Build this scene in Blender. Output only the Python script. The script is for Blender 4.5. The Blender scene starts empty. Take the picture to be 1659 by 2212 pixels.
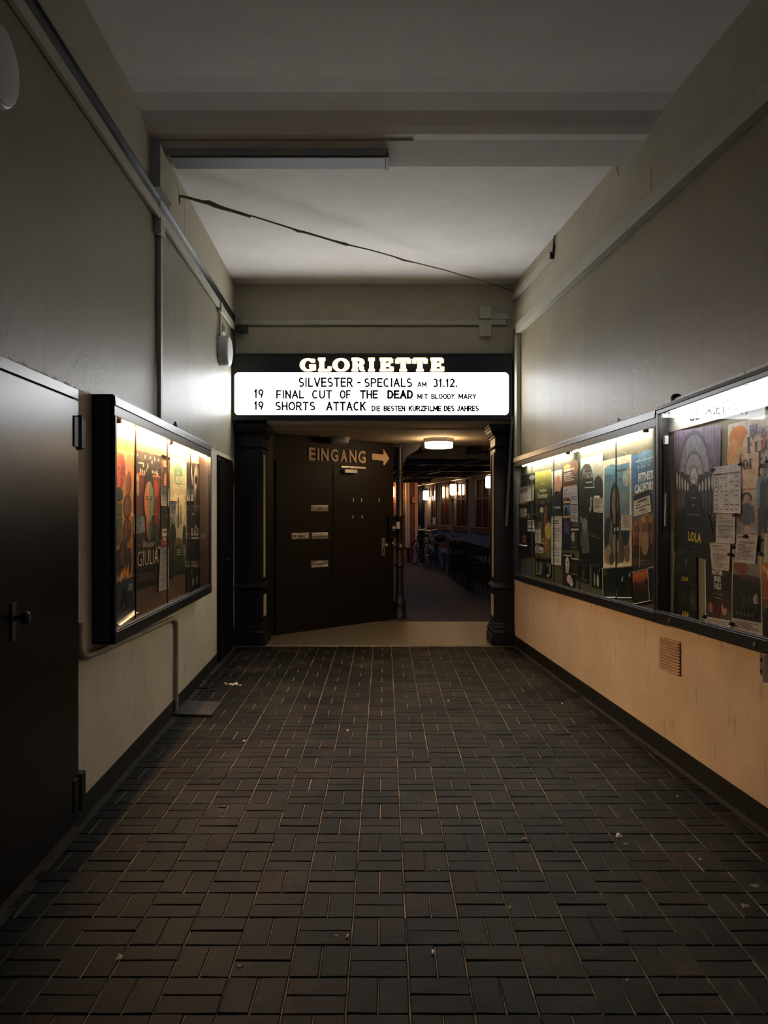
import bpy, bmesh, math, random
from mathutils import Vector, Matrix
R = random.Random(11)
S = bpy.context.scene
COL = S.collection

# ------------------------------------------------------------------ camera
F, CX, CY, CZ = 1789.0, 829.5, 1106.0, 1.61      # focal length in pixels, principal point, eye height
cam = bpy.data.cameras.new('camera'); cam_o = bpy.data.objects.new('camera', cam); COL.objects.link(cam_o)
cam.sensor_fit = 'VERTICAL'; cam.sensor_height = 36.0; cam.lens = F / 2212 * 36.0
cam.clip_start = 0.05; cam.clip_end = 200
cam_o.location = (0, 0, CZ); cam_o.rotation_euler = (math.radians(90), 0, 0)
S.camera = cam_o

# ------------------------------------------------------------------ night sky and exposure
W = bpy.data.worlds.new('night_sky'); S.world = W; W.use_nodes = True
bg = W.node_tree.nodes['Background']; bg.inputs[0].default_value = (0.30, 0.48, 1.0, 1); bg.inputs[1].default_value = 0.7
S.view_settings.view_transform = 'Standard'; S.view_settings.look = 'None'
S.view_settings.exposure = 0.0; S.view_settings.gamma = 1.0; S.view_settings.use_curve_mapping = False
S.cycles.use_denoising = True
S.cycles.max_bounces = 8; S.cycles.transparent_max_bounces = 12; S.cycles.sample_clamp_indirect = 6.0
S.cycles.caustics_reflective = False; S.cycles.caustics_refractive = False
# lamp strengths (emission of the glowing surface) and colours
SIGN_E, LETTER_E = 12.5, 3.5
TUBE_WARM, TUBE_FAR, TUBE_NEAR = 400.0, 130.0, 75.0
HEX_E, WALL_LAMP_E = 34.0, 26.0

# ------------------------------------------------------------------ colours and materials
def lin(v):
    v = v / 255.0
    return v / 12.92 if v <= 0.04045 else ((v + 0.055) / 1.055) ** 2.4
def C(r, g, b): return (lin(r), lin(g), lin(b), 1.0)
MATS = {}
def mat(name, col, rough=0.6, metal=0.0, var=0.12, scale=6.0, bump=0.0, bscale=60.0, spec=0.5, dist=0.01, coat=0.0):
    m = bpy.data.materials.new(name); m.use_nodes = True; MATS[name] = m
    nt = m.node_tree; N = nt.nodes; L = nt.links; p = N['Principled BSDF']
    p.inputs['Roughness'].default_value = rough; p.inputs['Metallic'].default_value = metal
    p.inputs['Specular IOR Level'].default_value = spec; p.inputs['Coat Weight'].default_value = coat
    tc = N.new('ShaderNodeTexCoord')
    if var > 0:
        no = N.new('ShaderNodeTexNoise'); no.inputs['Scale'].default_value = scale; no.inputs['Detail'].default_value = 6
        no.inputs['Roughness'].default_value = 0.65
        L.new(tc.outputs['Object'], no.inputs['Vector'])
        rp = N.new('ShaderNodeValToRGB'); c = col
        rp.color_ramp.elements[0].position = 0.3; rp.color_ramp.elements[1].position = 0.7
        rp.color_ramp.elements[0].color = (c[0]*(1-var), c[1]*(1-var), c[2]*(1-var), 1)
        rp.color_ramp.elements[1].color = (min(1, c[0]*(1+var)), min(1, c[1]*(1+var)), min(1, c[2]*(1+var)), 1)
        L.new(no.outputs['Fac'], rp.inputs['Fac']); L.new(rp.outputs['Color'], p.inputs['Base Color'])
    else:
        p.inputs['Base Color'].default_value = col
    if bump > 0:
        n2 = N.new('ShaderNodeTexNoise'); n2.inputs['Scale'].default_value = bscale; n2.inputs['Detail'].default_value = 4
        L.new(tc.outputs['Object'], n2.inputs['Vector'])
        b = N.new('ShaderNodeBump'); b.inputs['Strength'].default_value = bump; b.inputs['Distance'].default_value = dist
        L.new(n2.outputs['Fac'], b.inputs['Height']); L.new(b.outputs['Normal'], p.inputs['Normal'])
    return m
def emat(name, col, strength):
    m = bpy.data.materials.new(name); m.use_nodes = True; MATS[name] = m
    nt = m.node_tree; p = nt.nodes['Principled BSDF']
    p.inputs['Base Color'].default_value = (0.8, 0.8, 0.8, 1)
    p.inputs['Emission Color'].default_value = (*col, 1); p.inputs['Emission Strength'].default_value = strength
    return m

def wallpaper(name, base):
    """ribbed, slightly glossy painted wallpaper hung in 53 cm strips over smooth painted plaster below 2.2 m"""
    m = bpy.data.materials.new(name); m.use_nodes = True; MATS[name] = m
    nt = m.node_tree; N = nt.nodes; L = nt.links; p = N['Principled BSDF']
    def math_(op, a, b=None, clamp=False):
        n = N.new('ShaderNodeMath'); n.operation = op; n.use_clamp = clamp
        for i, v in enumerate((a, b)):
            if v is None: continue
            if isinstance(v, (int, float)): n.inputs[i].default_value = v
            else: L.new(v, n.inputs[i])
        return n.outputs[0]
    tc = N.new('ShaderNodeTexCoord'); sx = N.new('ShaderNodeSeparateXYZ'); L.new(tc.outputs['Object'], sx.inputs[0])
    y, z = sx.outputs['Y'], sx.outputs['Z']
    ragged = N.new('ShaderNodeTexNoise'); ragged.inputs['Scale'].default_value = 22; L.new(tc.outputs['Object'], ragged.inputs['Vector'])
    zz = math_('ADD', z, math_('MULTIPLY', math_('SUBTRACT', ragged.outputs['Fac'], 0.5), 0.06))
    up = math_('MULTIPLY', math_('SUBTRACT', zz, 2.225), 200.0, True)      # 1 on the paper, 0 on the plaster
    # ribs: fine slanted cords, broken up by noise
    nz = N.new('ShaderNodeTexNoise'); nz.inputs['Scale'].default_value = 26; nz.inputs['Detail'].default_value = 5
    L.new(tc.outputs['Object'], nz.inputs['Vector'])
    ph = math_('ADD', math_('ADD', math_('MULTIPLY', y, 560.0), math_('MULTIPLY', z, 230.0)), math_('MULTIPLY', nz.outputs['Fac'], 11.0))
    rib = math_('ADD', math_('MULTIPLY', math_('SINE', ph), 0.5), 0.5)
    n3 = N.new('ShaderNodeTexNoise'); n3.inputs['Scale'].default_value = 150; n3.inputs['Detail'].default_value = 3
    L.new(tc.outputs['Object'], n3.inputs['Vector'])
    ribn = math_('ADD', math_('MULTIPLY', rib, 0.6), math_('MULTIPLY', n3.outputs['Fac'], 0.9))
    plast = N.new('ShaderNodeTexNoise'); plast.inputs['Scale'].default_value = 90; L.new(tc.outputs['Object'], plast.inputs['Vector'])
    h = math_('ADD', math_('MULTIPLY', ribn, up), math_('MULTIPLY', math_('MULTIPLY', plast.outputs['Fac'], 0.35), math_('SUBTRACT', 1.0, up)))
    b = N.new('ShaderNodeBump'); b.inputs['Strength'].default_value = 1.0; b.inputs['Distance'].default_value = 0.006
    L.new(h, b.inputs['Height']); L.new(b.outputs['Normal'], p.inputs['Normal'])
    # strip joints and tone of each strip
    fr = math_('FRACT', math_('DIVIDE', y, 0.53)); cell = math_('FLOOR', math_('DIVIDE', y, 0.53))
    wn = N.new('ShaderNodeTexWhiteNoise'); wn.noise_dimensions = '1D'; L.new(cell, wn.inputs['W'])
    tone = math_('ADD', 0.93, math_('MULTIPLY', wn.outputs['Value'], 0.12))
    joint = math_('MULTIPLY', math_('LESS_THAN', fr, 0.008), 0.35)
    tone = math_('MULTIPLY', tone, math_('SUBTRACT', 1.0, joint))
    # blotches and scuffs
    d1 = N.new('ShaderNodeTexNoise'); d1.inputs['Scale'].default_value = 2.2; d1.inputs['Detail'].default_value = 8
    d1.inputs['Roughness'].default_value = 0.62; L.new(tc.outputs['Object'], d1.inputs['Vector'])
    mp = N.new('ShaderNodeMapping'); mp.inputs['Scale'].default_value = (1, 14, 3.2); L.new(tc.outputs['Object'], mp.inputs['Vector'])
    d2 = N.new('ShaderNodeTexNoise'); d2.inputs['Scale'].default_value = 1.6; d2.inputs['Detail'].default_value = 5
    L.new(mp.outputs['Vector'], d2.inputs['Vector'])
    scuff = math_('MULTIPLY', math_('SUBTRACT', d2.outputs['Fac'], 0.61), 6.0, True)
    blot = math_('ADD', 0.66, math_('MULTIPLY', d1.outputs['Fac'], 0.62))
    low = math_('MULTIPLY', blot, math_('SUBTRACT', 1.0, math_('MULTIPLY', scuff, 0.45)))
    f = math_('ADD', math_('MULTIPLY', math_('MULTIPLY', tone, math_('ADD', 0.52, math_('MULTIPLY', d1.outputs['Fac'], 0.2))), up),
              math_('MULTIPLY', low, math_('SUBTRACT', 1.0, up)))
    mx = N.new('ShaderNodeMix'); mx.data_type = 'RGBA'; mx.blend_type = 'MULTIPLY'; mx.inputs[0].default_value = 1
    tint = N.new('ShaderNodeMix'); tint.data_type = 'RGBA'; tint.inputs[6].default_value = base
    tint.inputs[7].default_value = (base[0] * 0.94, base[1] * 1.0, base[2] * 0.88, 1); L.new(up, tint.inputs[0]); L.new(tint.outputs[2], mx.inputs[6])
    cb = N.new('ShaderNodeCombineColor')
    for i in range(3): L.new(f, cb.inputs[i])
    L.new(cb.outputs[0], mx.inputs[7]); L.new(mx.outputs[2], p.inputs['Base Color'])
    rg = math_('ADD', math_('MULTIPLY', up, -0.27), 0.66); L.new(rg, p.inputs['Roughness'])
    p.inputs['Specular IOR Level'].default_value = 0.36
    return m

M_PAPER_L = wallpaper('wallpaper_left', C(197, 184, 163))
M_PAPER_R = wallpaper('wallpaper_right', C(200, 180, 152))
M_CEIL = mat('ceiling_paint', C(226, 221, 214), 0.85, var=0.06, scale=3, bump=0.15, bscale=40)
M_UPPER = mat('upper_wall_paint', C(170, 163, 142), 0.75, var=0.08, scale=4, bump=0.2, bscale=50)
M_DUCT = mat('duct_plastic', C(174, 170, 152), 0.5, var=0.08, scale=8)
M_RAIL = mat('dark_rail_metal', C(58, 62, 64), 0.28, metal=0.7, var=0.15, scale=20)
M_BASE = mat("black_skirting_paint", C(20, 18, 16), 0.65, var=0.25, scale=10, bump=0.2, spec=0.3)
M_BRICK = None
M_SAND = mat('joint_sand', C(152, 138, 117), 0.95, var=0.25, scale=20, bump=0.5, bscale=200)
M_BLACKCASE = mat("dark_brown_case", C(18, 14, 12), 0.42, var=0.2, scale=9, bump=0.08)
M_CASEBLUE = mat("black_lacquered_frame", C(22, 23, 26), 0.36, var=0.15, scale=12)
M_WOOD = mat("case_back_board", C(112, 70, 40), 0.6, var=0.14, scale=5, bump=0.1)
M_BACKY = mat("speckled_back_board", C(74, 69, 50), 0.8, var=0.2, scale=70, bump=0.2)
M_BACKG = mat("grey_back_board", C(128, 122, 110), 0.75, var=0.05, scale=5)
M_SIGNBLK = mat('sign_black', C(17, 18, 20), 0.35, var=0.1)
M_ALU = mat('brushed_aluminium', C(190, 190, 188), 0.35, metal=0.9, var=0.06, scale=30)
M_INK = mat('black_letter_film', C(14, 16, 18), 0.5, var=0.0)
M_DOORBR = mat("dark_brown_door_paint", C(13, 8, 6), 0.28, var=0.12, scale=4, bump=0.03, spec=0.22)
M_PANELBR = mat("brown_board_paint", C(22, 14, 10), 0.55, var=0.15, scale=4, bump=0.08, spec=0.25)
M_PILLAR = mat("black_pillar_paint", C(14, 11, 10), 0.45, var=0.2, scale=12, bump=0.12, bscale=40, spec=0.3)
M_CREAM = mat('cream_inset_paint', C(186, 172, 142), 0.7, var=0.12, scale=8)
M_STEP = mat('worn_threshold', C(58, 48, 36), 0.8, var=0.2)
M_FILLET = mat('dark_mortar', C(50, 47, 41), 0.9, var=0.3, scale=20, bump=0.4)
M_TERR = mat('terrazzo', C(112, 104, 88), 0.4, var=0.3, scale=60, bump=0.06, bscale=80)
M_ASPH = mat('courtyard_paving', C(66, 60, 54), 0.85, var=0.3, scale=9, bump=0.5, bscale=60)
M_BLACKM = mat("black_metal", C(11, 11, 11), 0.5, metal=0.0, var=0.1, spec=0.3)
M_IRON = mat("brown_cast_iron", C(24, 18, 16), 0.4, var=0.15, scale=20, bump=0.1)
M_STEEL = mat('steel', C(170, 166, 158), 0.35, metal=0.85, var=0.1)
M_WHITEPL = mat('white_plastic', C(205, 205, 203), 0.4, var=0.04)
M_GREYPL = mat('grey_plastic', C(172, 176, 178), 0.45, var=0.04)
M_GOLDL = mat('pale_lettering', C(206, 172, 132), 0.5, var=0.06)
M_PLASTER = mat('passage_plaster', C(196, 182, 160), 0.8, var=0.08, scale=4, bump=0.2)
M_ROOFW = mat('roof_boards', C(160, 130, 96), 0.7, var=0.2, scale=6, bump=0.1)
M_BEAMW = mat('dark_timber', C(52, 40, 33), 0.55, var=0.2, scale=8)
M_YARDW = mat('courtyard_render', C(150, 146, 140), 0.9, var=0.1, scale=3, bump=0.3)
M_PLINTH = mat('courtyard_plinth', C(92, 82, 84), 0.9, var=0.15, scale=5, bump=0.3)
M_SANDST = mat('red_sandstone', C(140, 92, 70), 0.85, var=0.18, scale=8, bump=0.2)
M_WINDARK = mat('dark_window_glass', C(16, 18, 22), 0.12, var=0.0)
M_WINFR = mat('brown_window_frame', C(58, 40, 34), 0.6, var=0.15)
M_TABLE = mat('olive_table_top', C(92, 86, 66), 0.6, var=0.12)
M_SALMON = mat('salmon_paint', C(196, 140, 108), 0.75, var=0.1)
M_RED = mat('dark_red_paint', C(120, 58, 42), 0.6, var=0.12)
M_RUBBER = mat('black_rubber', C(20, 20, 21), 0.7, var=0.1)
M_BLUEM = mat('dark_blue_enamel', C(34, 44, 66), 0.35, var=0.1, metal=0.3)
M_REFL = mat('red_reflector', C(150, 30, 20), 0.3, var=0.0)
M_ROPE = mat('ochre_tape', C(92, 80, 50), 0.8, var=0.35, scale=25)
M_PIPE = mat('painted_pipe', C(150, 140, 122), 0.6, var=0.2, scale=14)
M_PLATE = mat('floor_cover_steel', C(62, 60, 56), 0.5, metal=0.4, var=0.25, scale=16, bump=0.2)
M_GUM = mat('chewing_gum', C(104, 96, 82), 0.8, var=0.2)
M_FILTER = mat('cigarette_filter', C(226, 150, 96), 0.8, var=0.15)
M_PAPERW = mat('white_paper', C(228, 224, 216), 0.8, var=0.04)
M_LEAF = mat('dry_leaf', C(176, 150, 96), 0.8, var=0.2)
M_SIGNFACE = emat('sign_light_panel', (0.96, 0.985, 1.02), SIGN_E)
M_SIGNLET = emat('glowing_letters', (1.0, 0.86, 0.60), LETTER_E)
M_LETEDGE = emat('amber_letter_edge', (1.0, 0.50, 0.08), 1.3)
M_TWARM = emat('warm_tube', (1.0, 0.56, 0.29), TUBE_WARM)
M_TFAR = emat('neutral_tube', (1.0, 0.86, 0.68), TUBE_FAR)
M_TNEAR = emat('white_tube', (1.0, 0.94, 0.88), TUBE_NEAR)
M_HEX = emat('warm_lamp_glass', (1.0, 0.66, 0.34), HEX_E)
M_WLAMP = emat('wall_lamp_glass', (1.0, 0.62, 0.34), WALL_LAMP_E)

def glass():
    m = bpy.data.materials.new('pane_glass'); m.use_nodes = True
    nt = m.node_tree; N = nt.nodes; L = nt.links; N.remove(N['Principled BSDF'])
    tr = N.new('ShaderNodeBsdfTransparent'); tr.inputs[0].default_value = (0.93, 0.96, 0.945, 1)
    gl = N.new('ShaderNodeBsdfGlossy'); gl.inputs['Roughness'].default_value = 0.02
    lw = N.new('ShaderNodeLayerWeight'); lw.inputs['Blend'].default_value = 0.5
    pw = N.new('ShaderNodeMath'); pw.operation = 'POWER'; pw.inputs[1].default_value = 5.0; L.new(lw.outputs['Facing'], pw.inputs[0])
    ma = N.new('ShaderNodeMath'); ma.operation = 'MULTIPLY_ADD'; ma.inputs[1].default_value = 0.45; ma.inputs[2].default_value = 0.012; L.new(pw.outputs[0], ma.inputs[0])
    mx = N.new('ShaderNodeMixShader'); L.new(ma.outputs[0], mx.inputs[0]); L.new(tr.outputs[0], mx.inputs[1]); L.new(gl.outputs[0], mx.inputs[2])
    L.new(mx.outputs[0], N['Material Output'].inputs[0]); return m
M_GLASS = glass()
M_GEDGE = mat('green_glass_edge', C(22, 48, 40), 0.3, var=0.0)
M_LATH = mat('grey_lath', C(104, 106, 98), 0.7, var=0.1)
M_VENT = mat('vent_paint', C(158, 122, 88), 0.7, var=0.25, scale=14)
M_DIFF = mat('dusty_diffuser', C(98, 99, 97), 0.6, var=0.06)

def attr_mat(name, attr, rough, spec, bump=0.0):
    m = bpy.data.materials.new(name); m.use_nodes = True
    nt = m.node_tree; N = nt.nodes; L = nt.links; p = N['Principled BSDF']
    a = N.new('ShaderNodeAttribute'); a.attribute_name = attr
    p.inputs['Roughness'].default_value = rough; p.inputs['Specular IOR Level'].default_value = spec
    tc = N.new('ShaderNodeTexCoord'); no = N.new('ShaderNodeTexNoise'); no.inputs['Scale'].default_value = 60 if bump else 25
    no.inputs['Detail'].default_value = 6; L.new(tc.outputs['Object'], no.inputs['Vector'])
    mx = N.new('ShaderNodeMix'); mx.data_type = 'RGBA'; mx.blend_type = 'MULTIPLY'; mx.inputs[0].default_value = 1
    rp = N.new('ShaderNodeValToRGB'); k = 0.55 if bump else 0.70
    rp.color_ramp.elements[0].color = (k, k, k, 1); rp.color_ramp.elements[1].color = (1.18, 1.18, 1.18, 1)
    rp.color_ramp.elements[0].position = 0.3; rp.color_ramp.elements[1].position = 0.72
    L.new(no.outputs['Fac'], rp.inputs['Fac'])
    if bump:      # worn, dusty patches trodden into the pavers
        n4 = N.new('ShaderNodeTexNoise'); n4.inputs['Scale'].default_value = 1.9; n4.inputs['Detail'].default_value = 7; n4.inputs['Roughness'].default_value = 0.7
        L.new(tc.outputs['Object'], n4.inputs['Vector']); r4 = N.new('ShaderNodeValToRGB')
        r4.color_ramp.elements[0].position = 0.42; r4.color_ramp.elements[0].color = (.5, .5, .49, 1)
        r4.color_ramp.elements[1].position = 0.72; r4.color_ramp.elements[1].color = (2.3, 2.1, 1.85, 1)
        L.new(n4.outputs['Fac'], r4.inputs['Fac']); m4 = N.new('ShaderNodeMix'); m4.data_type = 'RGBA'; m4.blend_type = 'MULTIPLY'; m4.inputs[0].default_value = 1
        L.new(a.outputs['Color'], m4.inputs[6]); L.new(r4.outputs['Color'], m4.inputs[7]); L.new(m4.outputs[2], mx.inputs[6])
    else: L.new(a.outputs['Color'], mx.inputs[6])
    L.new(rp.outputs['Color'], mx.inputs[7])
    L.new(mx.outputs[2], p.inputs['Base Color'])
    if bump:
        n2 = N.new('ShaderNodeTexNoise'); n2.inputs['Scale'].default_value = 120; L.new(tc.outputs['Object'], n2.inputs['Vector'])
        b = N.new('ShaderNodeBump'); b.inputs['Strength'].default_value = bump; b.inputs['Distance'].default_value = 0.003
        L.new(n2.outputs['Fac'], b.inputs['Height']); L.new(b.outputs['Normal'], p.inputs['Normal'])
    return m
M_PRINT = attr_mat('printed_paper', 'print', 0.45, 0.35)
M_BRICK = attr_mat('paver', 'tone', 0.6, 0.10, 0.35)

# ------------------------------------------------------------------ geometry helpers
ORG = {}
class MB:
    def __init__(s): s.v = []; s.f = []; s.m = []; s.c = []
    def add(s, vs, fs, mi=0, col=None):
        o = len(s.v); s.v += [tuple(v) for v in vs]
        for f in fs:
            s.f.append([o + i for i in f]); s.m.append(mi); s.c.append(col)
        return s
    def hexa(s, p, mi=0, col=None):   # p: 4 points of one side, then the 4 opposite ones in the same order
        return s.add(p, [(0, 1, 2, 3), (7, 6, 5, 4), (0, 4, 5, 1), (1, 5, 6, 2), (2, 6, 7, 3), (3, 7, 4, 0)], mi, col)
    def box(s, x0, x1, y0, y1, z0, z1, mi=0, col=None):
        return s.hexa([(x0, y0, z0), (x1, y0, z0), (x1, y0, z1), (x0, y0, z1), (x0, y1, z0), (x1, y1, z0), (x1, y1, z1), (x0, y1, z1)], mi, col)
    def quad(s, a, b, c, d, mi=0, col=None): return s.add([a, b, c, d], [(0, 1, 2, 3)], mi, col)
    def tube(s, path, r, n=10, mi=0, closed=False, cap=True):
        path = [Vector(p) for p in path]; k = len(path); rs = r if isinstance(r, (list, tuple)) else [r] * k
        rings = []; prev = None
        for i, p in enumerate(path):
            if closed: t = path[(i + 1) % k] - path[i - 1]
            else: t = path[min(i + 1, k - 1)] - path[max(i - 1, 0)]
            t.normalize()
            if prev is None:
                a = Vector((0, 0, 1)) if abs(t.z) < 0.9 else Vector((1, 0, 0))
                u = t.cross(a).normalized()
            else:
                u = (prev - t * prev.dot(t)).normalized()
            prev = u; w = t.cross(u)
            rings.append([p + (u * math.cos(q * 2 * math.pi / n) + w * math.sin(q * 2 * math.pi / n)) * rs[i] for q in range(n)])
        vs = [v for rg in rings for v in rg]; fs = []
        for i in range(k if closed else k - 1):
            j = (i + 1) % k
            for q in range(n):
                q2 = (q + 1) % n; fs.append((i * n + q, i * n + q2, j * n + q2, j * n + q))
        if not closed and cap:
            fs.append(tuple(reversed(range(n)))); fs.append(tuple((k - 1) * n + q for q in range(n)))
        return s.add(vs, fs, mi)
    def lathe(s, c, prof, n=24, mi=0, axis='z'):     # prof: (radius, height) from bottom to top
        c = Vector(c); vs = []; fs = []
        for r, h in prof:
            for q in range(n):
                a = q * 2 * math.pi / n
                if axis == 'z': d = Vector((r * math.cos(a), r * math.sin(a), h))
                elif axis == 'x': d = Vector((h, r * math.cos(a), r * math.sin(a)))
                else: d = Vector((r * math.cos(a), h, r * math.sin(a)))
                vs.append(c + d)
        k = len(prof)
        for i in range(k - 1):
            for q in range(n):
                q2 = (q + 1) % n; fs.append((i * n + q, i * n + q2, (i + 1) * n + q2, (i + 1) * n + q))
        fs.append(tuple(reversed(range(n)))); fs.append(tuple((k - 1) * n + q for q in range(n)))
        return s.add(vs, fs, mi)
    def ball(s, c, rx, ry=None, rz=None, n=14, mi=0):
        ry = ry or rx; rz = rz or rx; k = n // 2
        prof = [(max(1e-4, math.sin(math.pi * i / k)), -math.cos(math.pi * i / k)) for i in range(k + 1)]
        t = MB().lathe((0, 0, 0), prof, n)
        return s.add([(c[0] + v[0] * rx, c[1] + v[1] * ry, c[2] + v[2] * rz) for v in t.v], t.f, mi)
    def build(s, name, mats, parent=None, bev=0.0, smooth=False, seg=2, attr=None, org=None):
        me = bpy.data.meshes.new(name)
        if org is None:
            if parent is not None: org = ORG[parent.name]
            else:
                xs, ys, zs = zip(*s.v); org = Vector(((min(xs) + max(xs)) / 2, (min(ys) + max(ys)) / 2, min(zs)))
        org = Vector(org)
        me.from_pydata([Vector(v) - org for v in s.v], [], s.f)
        if not isinstance(mats, (list, tuple)): mats = [mats]
        for m in mats: me.materials.append(m)
        me.polygons.foreach_set('material_index', s.m)
        if attr:
            ca = me.color_attributes.new(attr, 'FLOAT_COLOR', 'CORNER')
            buf = []
            for f, c in zip(s.f, s.c):
                if c is None: c = (1, 1, 1, 1)
                if isinstance(c[0], (tuple, list)):
                    for q in c: buf += list(q)
                else: buf += list(c) * len(f)
            ca.data.foreach_set('color', buf)
        bm = bmesh.new(); bm.from_mesh(me)
        if not attr: bmesh.ops.recalc_face_normals(bm, faces=bm.faces)
        bm.to_mesh(me); bm.free()
        if smooth:
            me.polygons.foreach_set('use_smooth', [True] * len(me.polygons))
            me.set_sharp_from_angle(angle=math.radians(40))
        me.update()
        o = bpy.data.objects.new(name, me); COL.objects.link(o); ORG[o.name] = org
        if parent is not None: o.parent = parent; o.location = org - ORG[parent.name]
        else: o.location = org
        if bev > 0:
            b = o.modifiers.new('edge', 'BEVEL'); b.width = bev; b.segments = seg; b.limit_method = 'ANGLE'; b.angle_limit = math.radians(40)
        return o
def thing(name, label, cat, loc, group=None):
    o = bpy.data.objects.new(name, None); COL.objects.link(o); o.location = loc; o.empty_display_size = 0.1; ORG[o.name] = Vector(loc)
    return tag(o, label, cat, group)
def tag(o, label, cat, group=None):
    o['label'] = label; o['category'] = cat
    if group: o['group'] = group
    return o
def struct(o, label=None):
    o['kind'] = 'structure'
    if label: o['label'] = label
    return o
def dup(root, dx, label, rz=0.0):
    r = root.copy(); COL.objects.link(r); r.location = root.location + Vector(dx); r['label'] = label; r.rotation_euler.z = root.rotation_euler.z + rz
    ORG[r.name] = ORG[root.name] + Vector(dx)
    for ch in list(root.children):
        c = ch.copy(); COL.objects.link(c); c.parent = r
        for g in ch.children:
            d = g.copy(); COL.objects.link(d); d.parent = c
    return r

# ------------------------------------------------------------------ the planes of the place
FSL = 0.0106                                   # the paving rises towards the portal
PY = 9.41                                      # distance of the portal
FZ1 = FSL * PY                                 # passage level behind it
def fz(y): return FSL * y if y < PY else FZ1
LX0, LXS, RX0, RXS = -1.401, -0.0322, 2.193, -0.0755
def XL(y): return LX0 + LXS * y
def XR(y): return RX0 + RXS * y
def wp(side, y, z, d=0.0): return Vector((XL(y) + d, y, z)) if side == 'L' else Vector((XR(y) - d, y, z))
def ray(u, v): return (u - CX) / F, -(v - CY) / F
def on_wall(side, u, v, d=0.0):                # point of the left / right wall (or a plane d in front of it) seen at u, v
    rx, rz = ray(u, v)
    y = (LX0 + d) / (rx - LXS) if side == 'L' else (RX0 - d) / (rx - RXS)
    return Vector((rx * y, y, CZ + rz * y))
def at_y(u, v, y): rx, rz = ray(u, v); return Vector((rx * y, y, CZ + rz * y))
def on_floor(u, v, h=0.0):
    rx, rz = ray(u, v); y = (h - CZ) / (rz - FSL)
    if y > PY: y = (FZ1 + h - CZ) / rz
    return Vector((rx * y, y, CZ + rz * y))
DA, DB = Vector((-1.357, 10.14, 0)), Vector((0.134, 11.70, 0))      # the diagonal entrance wall
DD = (DB - DA).normalized(); DN = Vector((DD.y, -DD.x, 0))           # DN faces the passage
def on_diag(u, v, d=0.0):
    rx, rz = ray(u, v); p0 = DA + DN * d
    y = p0.dot(DN) / (rx * DN.x + DN.y)
    return Vector((rx * y, y, CZ + rz * y))
def wbox(mb, side, y0, y1, z0, z1, d0, d1, z0f=None, z1f=None, mi=0):
    z0f = z0 if z0f is None else z0f; z1f = z1 if z1f is None else z1f
    return mb.hexa([wp(side, y0, z0, d0), wp(side, y0, z0, d1), wp(side, y0, z1, d1), wp(side, y0, z1, d0),
                    wp(side, y1, z0f, d0), wp(side, y1, z0f, d1), wp(side, y1, z1f, d1), wp(side, y1, z1f, d0)], mi)
def dbox(mb, a0, a1, z0, z1, d0, d1, mi=0):    # box on the diagonal wall; a in metres along it
    P = lambda a, d, z: DA + DD * a + DN * d + Vector((0, 0, z))
    return mb.hexa([P(a0, d0, z0), P(a1, d0, z0), P(a1, d0, z1), P(a0, d0, z1), P(a0, d1, z0), P(a1, d1, z0), P(a1, d1, z1), P(a0, d1, z1)], mi)

# ------------------------------------------------------------------ lettering
TXT = {}
def text_geo(s, bold=0.0, shear=0.0):
    k = (s, bold, shear)
    if k not in TXT:
        c = bpy.data.curves.new('lettering', 'FONT'); c.body = s; c.resolution_u = 2; c.offset = bold; c.shear = shear; c.fill_mode = 'FRONT'
        o = bpy.data.objects.new('lettering', c); COL.objects.link(o)
        dg = bpy.context.evaluated_depsgraph_get(); dg.update()
        me = bpy.data.meshes.new_from_object(o.evaluated_get(dg))
        v = [(p.co.x, p.co.y) for p in me.vertices]; f = [tuple(p.vertices) for p in me.polygons]
        bpy.data.objects.remove(o); bpy.data.meshes.remove(me); bpy.data.curves.remove(c)
        x0 = min(p[0] for p in v); x1 = max(p[0] for p in v); y0 = min(p[1] for p in v); y1 = max(p[1] for p in v)
        TXT[k] = ([((p[0] - x0) / (x1 - x0), (p[1] - y0) / max(1e-6, y1 - y0)) for p in v], f)
    return TXT[k]
# slab-serif glyphs as strokes on a unit cap height: ('l',x0,y0,x1,y1,w) ('a',cx,cy,rx,ry,deg0,deg1,w)
T_, t_ = 0.185, 0.10
def _sf(x, y, w=0.40, h=0.10): return ('l', x - w / 2, y, x + w / 2, y, h)
GL = {
 'G': (1.0, [('a', .50, .50, .40, .45, 40, 325, T_), ('l', .86, .06, .86, .42, T_ * .9), _sf(.80, .42, .46), ('l', .84, .68, .84, .98, .10)]),
 'L': (.92, [('l', .28, .0, .28, 1.0, T_), _sf(.28, .95, .52), _sf(.46, .05, .88), ('l', .84, .05, .84, .38, .12)]),
 'O': (1.06, [('a', .53, .50, .42, .46, 0, 360, T_)]),
 'R': (1.04, [('l', .28, 0, .28, 1, T_), _sf(.28, .05, .48), ('l', .04, .95, .58, .95, t_), ('a', .58, .72, .22, .235, -90, 90, .20), ('l', .28, .48, .60, .48, t_),
              ('a', .56, .22, .20, .26, 0, 90, .20), ('a', .93, .22, .17, .18, 180, 290, .16)]),
 'I': (.56, [('l', .28, 0, .28, 1, T_), _sf(.28, .95, .52), _sf(.28, .05, .52)]),
 'E': (.94, [('l', .28, 0, .28, 1, T_), ('l', .04, .95, .84, .95, t_), ('l', .04, .05, .88, .05, t_), ('l', .28, .51, .62, .51, t_), ('l', .80, .66, .80, 1.0, .12),
             ('l', .84, 0, .84, .36, .12), ('l', .62, .36, .62, .66, .10)]),
 'T': (.96, [('l', .48, 0, .48, 1, T_), _sf(.48, .05, .50), ('l', .06, .95, .90, .95, t_), ('l', .10, .62, .10, 1.0, .12), ('l', .86, .62, .86, 1.0, .12)]),
}
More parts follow.
